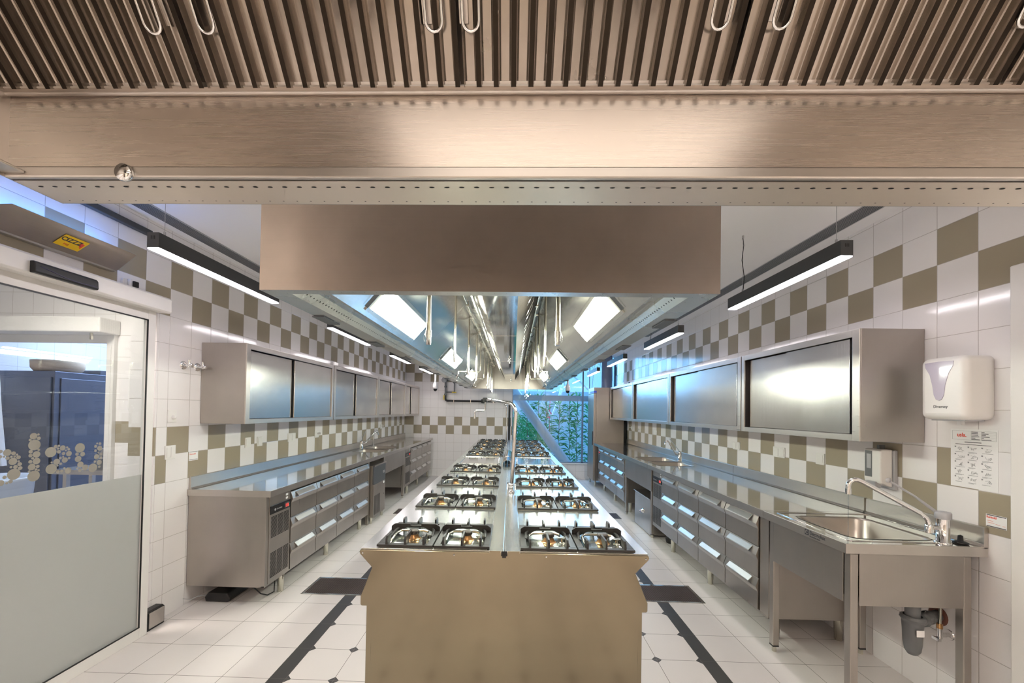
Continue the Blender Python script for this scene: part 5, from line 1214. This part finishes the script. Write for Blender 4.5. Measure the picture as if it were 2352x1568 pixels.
m = mb(); m.lathe([(0, -.05), (.06, -.05), (.065, 0), (.06, .05), (0, .05)], (-1.70, 9.86, 2.34), 'y', 18); m.build('gas_meter', GREYL, t)
m = mb(); m.box(-1.71, -1.69, 9.86, 9.88, 1.86, 1.97); m.build('valve_lever', YELLOWV, t)
m = mb(); m.box(-1.51, -1.40, 9.86, 9.88, 2.035, 2.055); m.build('valve_lever', YELLOWV, t)
m = mb()
for x in (-1.46, -1.05, -.5): m.box(x-.006, x+.006, 9.86, YB-.001, 1.80, 1.87)
m.build('pipe_clip', CHROME, t)
m = mb(); m.box(-.79, -.70, 9.85, 9.92, 1.79, 1.89); m.build('valve_block', BLACK, t, bevel=.01)

# ------------------------------------------------------------------ floor drains, bits on the floor
def drain(x0, x1, y0, y1, label, nx, ny):
    t = thing('floor_drain', label, 'floor drain', ((x0+x1)/2, (y0+y1)/2, 0), 'steel floor drains')
    m = mb(); e = .022; m.box(x0, x1, y0, y0+e, -.002, .004); m.box(x0, x1, y1-e, y1, -.002, .004); m.box(x0, x0+e, y0+e, y1-e, -.002, .004); m.box(x1-e, x1, y0+e, y1-e, -.002, .004); m.build('frame', STEEL_TOP, t, bevel=.001)
    m = mb(); m.box(x0+e, x1-e, y0+e, y1-e, .0002, .0008); m.build('channel', pmat('drain_dark', (.05, .03, .03), .6), t)
    m = mb()
    for i in range(nx+1): x = x0+e+(x1-x0-2*e)*i/nx; m.box(x-.0012, x+.0012, y0+e, y1-e, .0009, .0045)
    for i in range(ny+1): y = y0+e+(y1-y0-2*e)*i/ny; m.box(x0+e, x1-e, y-.0012, y+.0012, .0009, .0045)
    m.build('grate', DARKGRATE, t)
drain(-1.825, -1.225, 3.52, 3.878, 'steel floor drain with mesh grate left of the range, near', 34, 18)
drain(1.075, 1.668, 3.56, 3.912, 'steel floor drain with mesh grate right of the range, near', 34, 18)
drain(-1.84, -1.24, 6.28, 6.60, 'small-looking far floor drain in the left aisle', 34, 1)
drain(1.08, 1.67, 6.28, 6.63, 'small-looking far floor drain in the right aisle', 34, 1)
m = mb(); m.prism([(-2.52, .002), (-2.33, .002), (-2.31, .03), (-2.34, .075), (-2.50, .08), (-2.53, .04)], 'y', 3.33, 3.62); tag(m.build('bait_box', BLACK, bevel=.01), 'black plastic bait box on the floor under the near left counter', 'bait box')
m = mb(); m.tube([(-2.645, 3.25, .06), (-2.60, 3.27, .045), (-2.56, 3.30, .06), (-2.51, 3.34, .055)], .003, 6); tag(m.build('thin_wire', GREYL), 'thin pale wire from the left wall to the black bait box', 'wire')
m = mb(); m.tube([(-2.14, 3.34, .14), (-2.10, 3.40, .05), (-2.08, 3.46, .012), (-2.05, 3.51, .02), (-2.04, 3.50, .15)], .005, 8); tag(m.build('black_hose', BLACK), 'black hose looping under the near left counter beside its foot', 'hose')
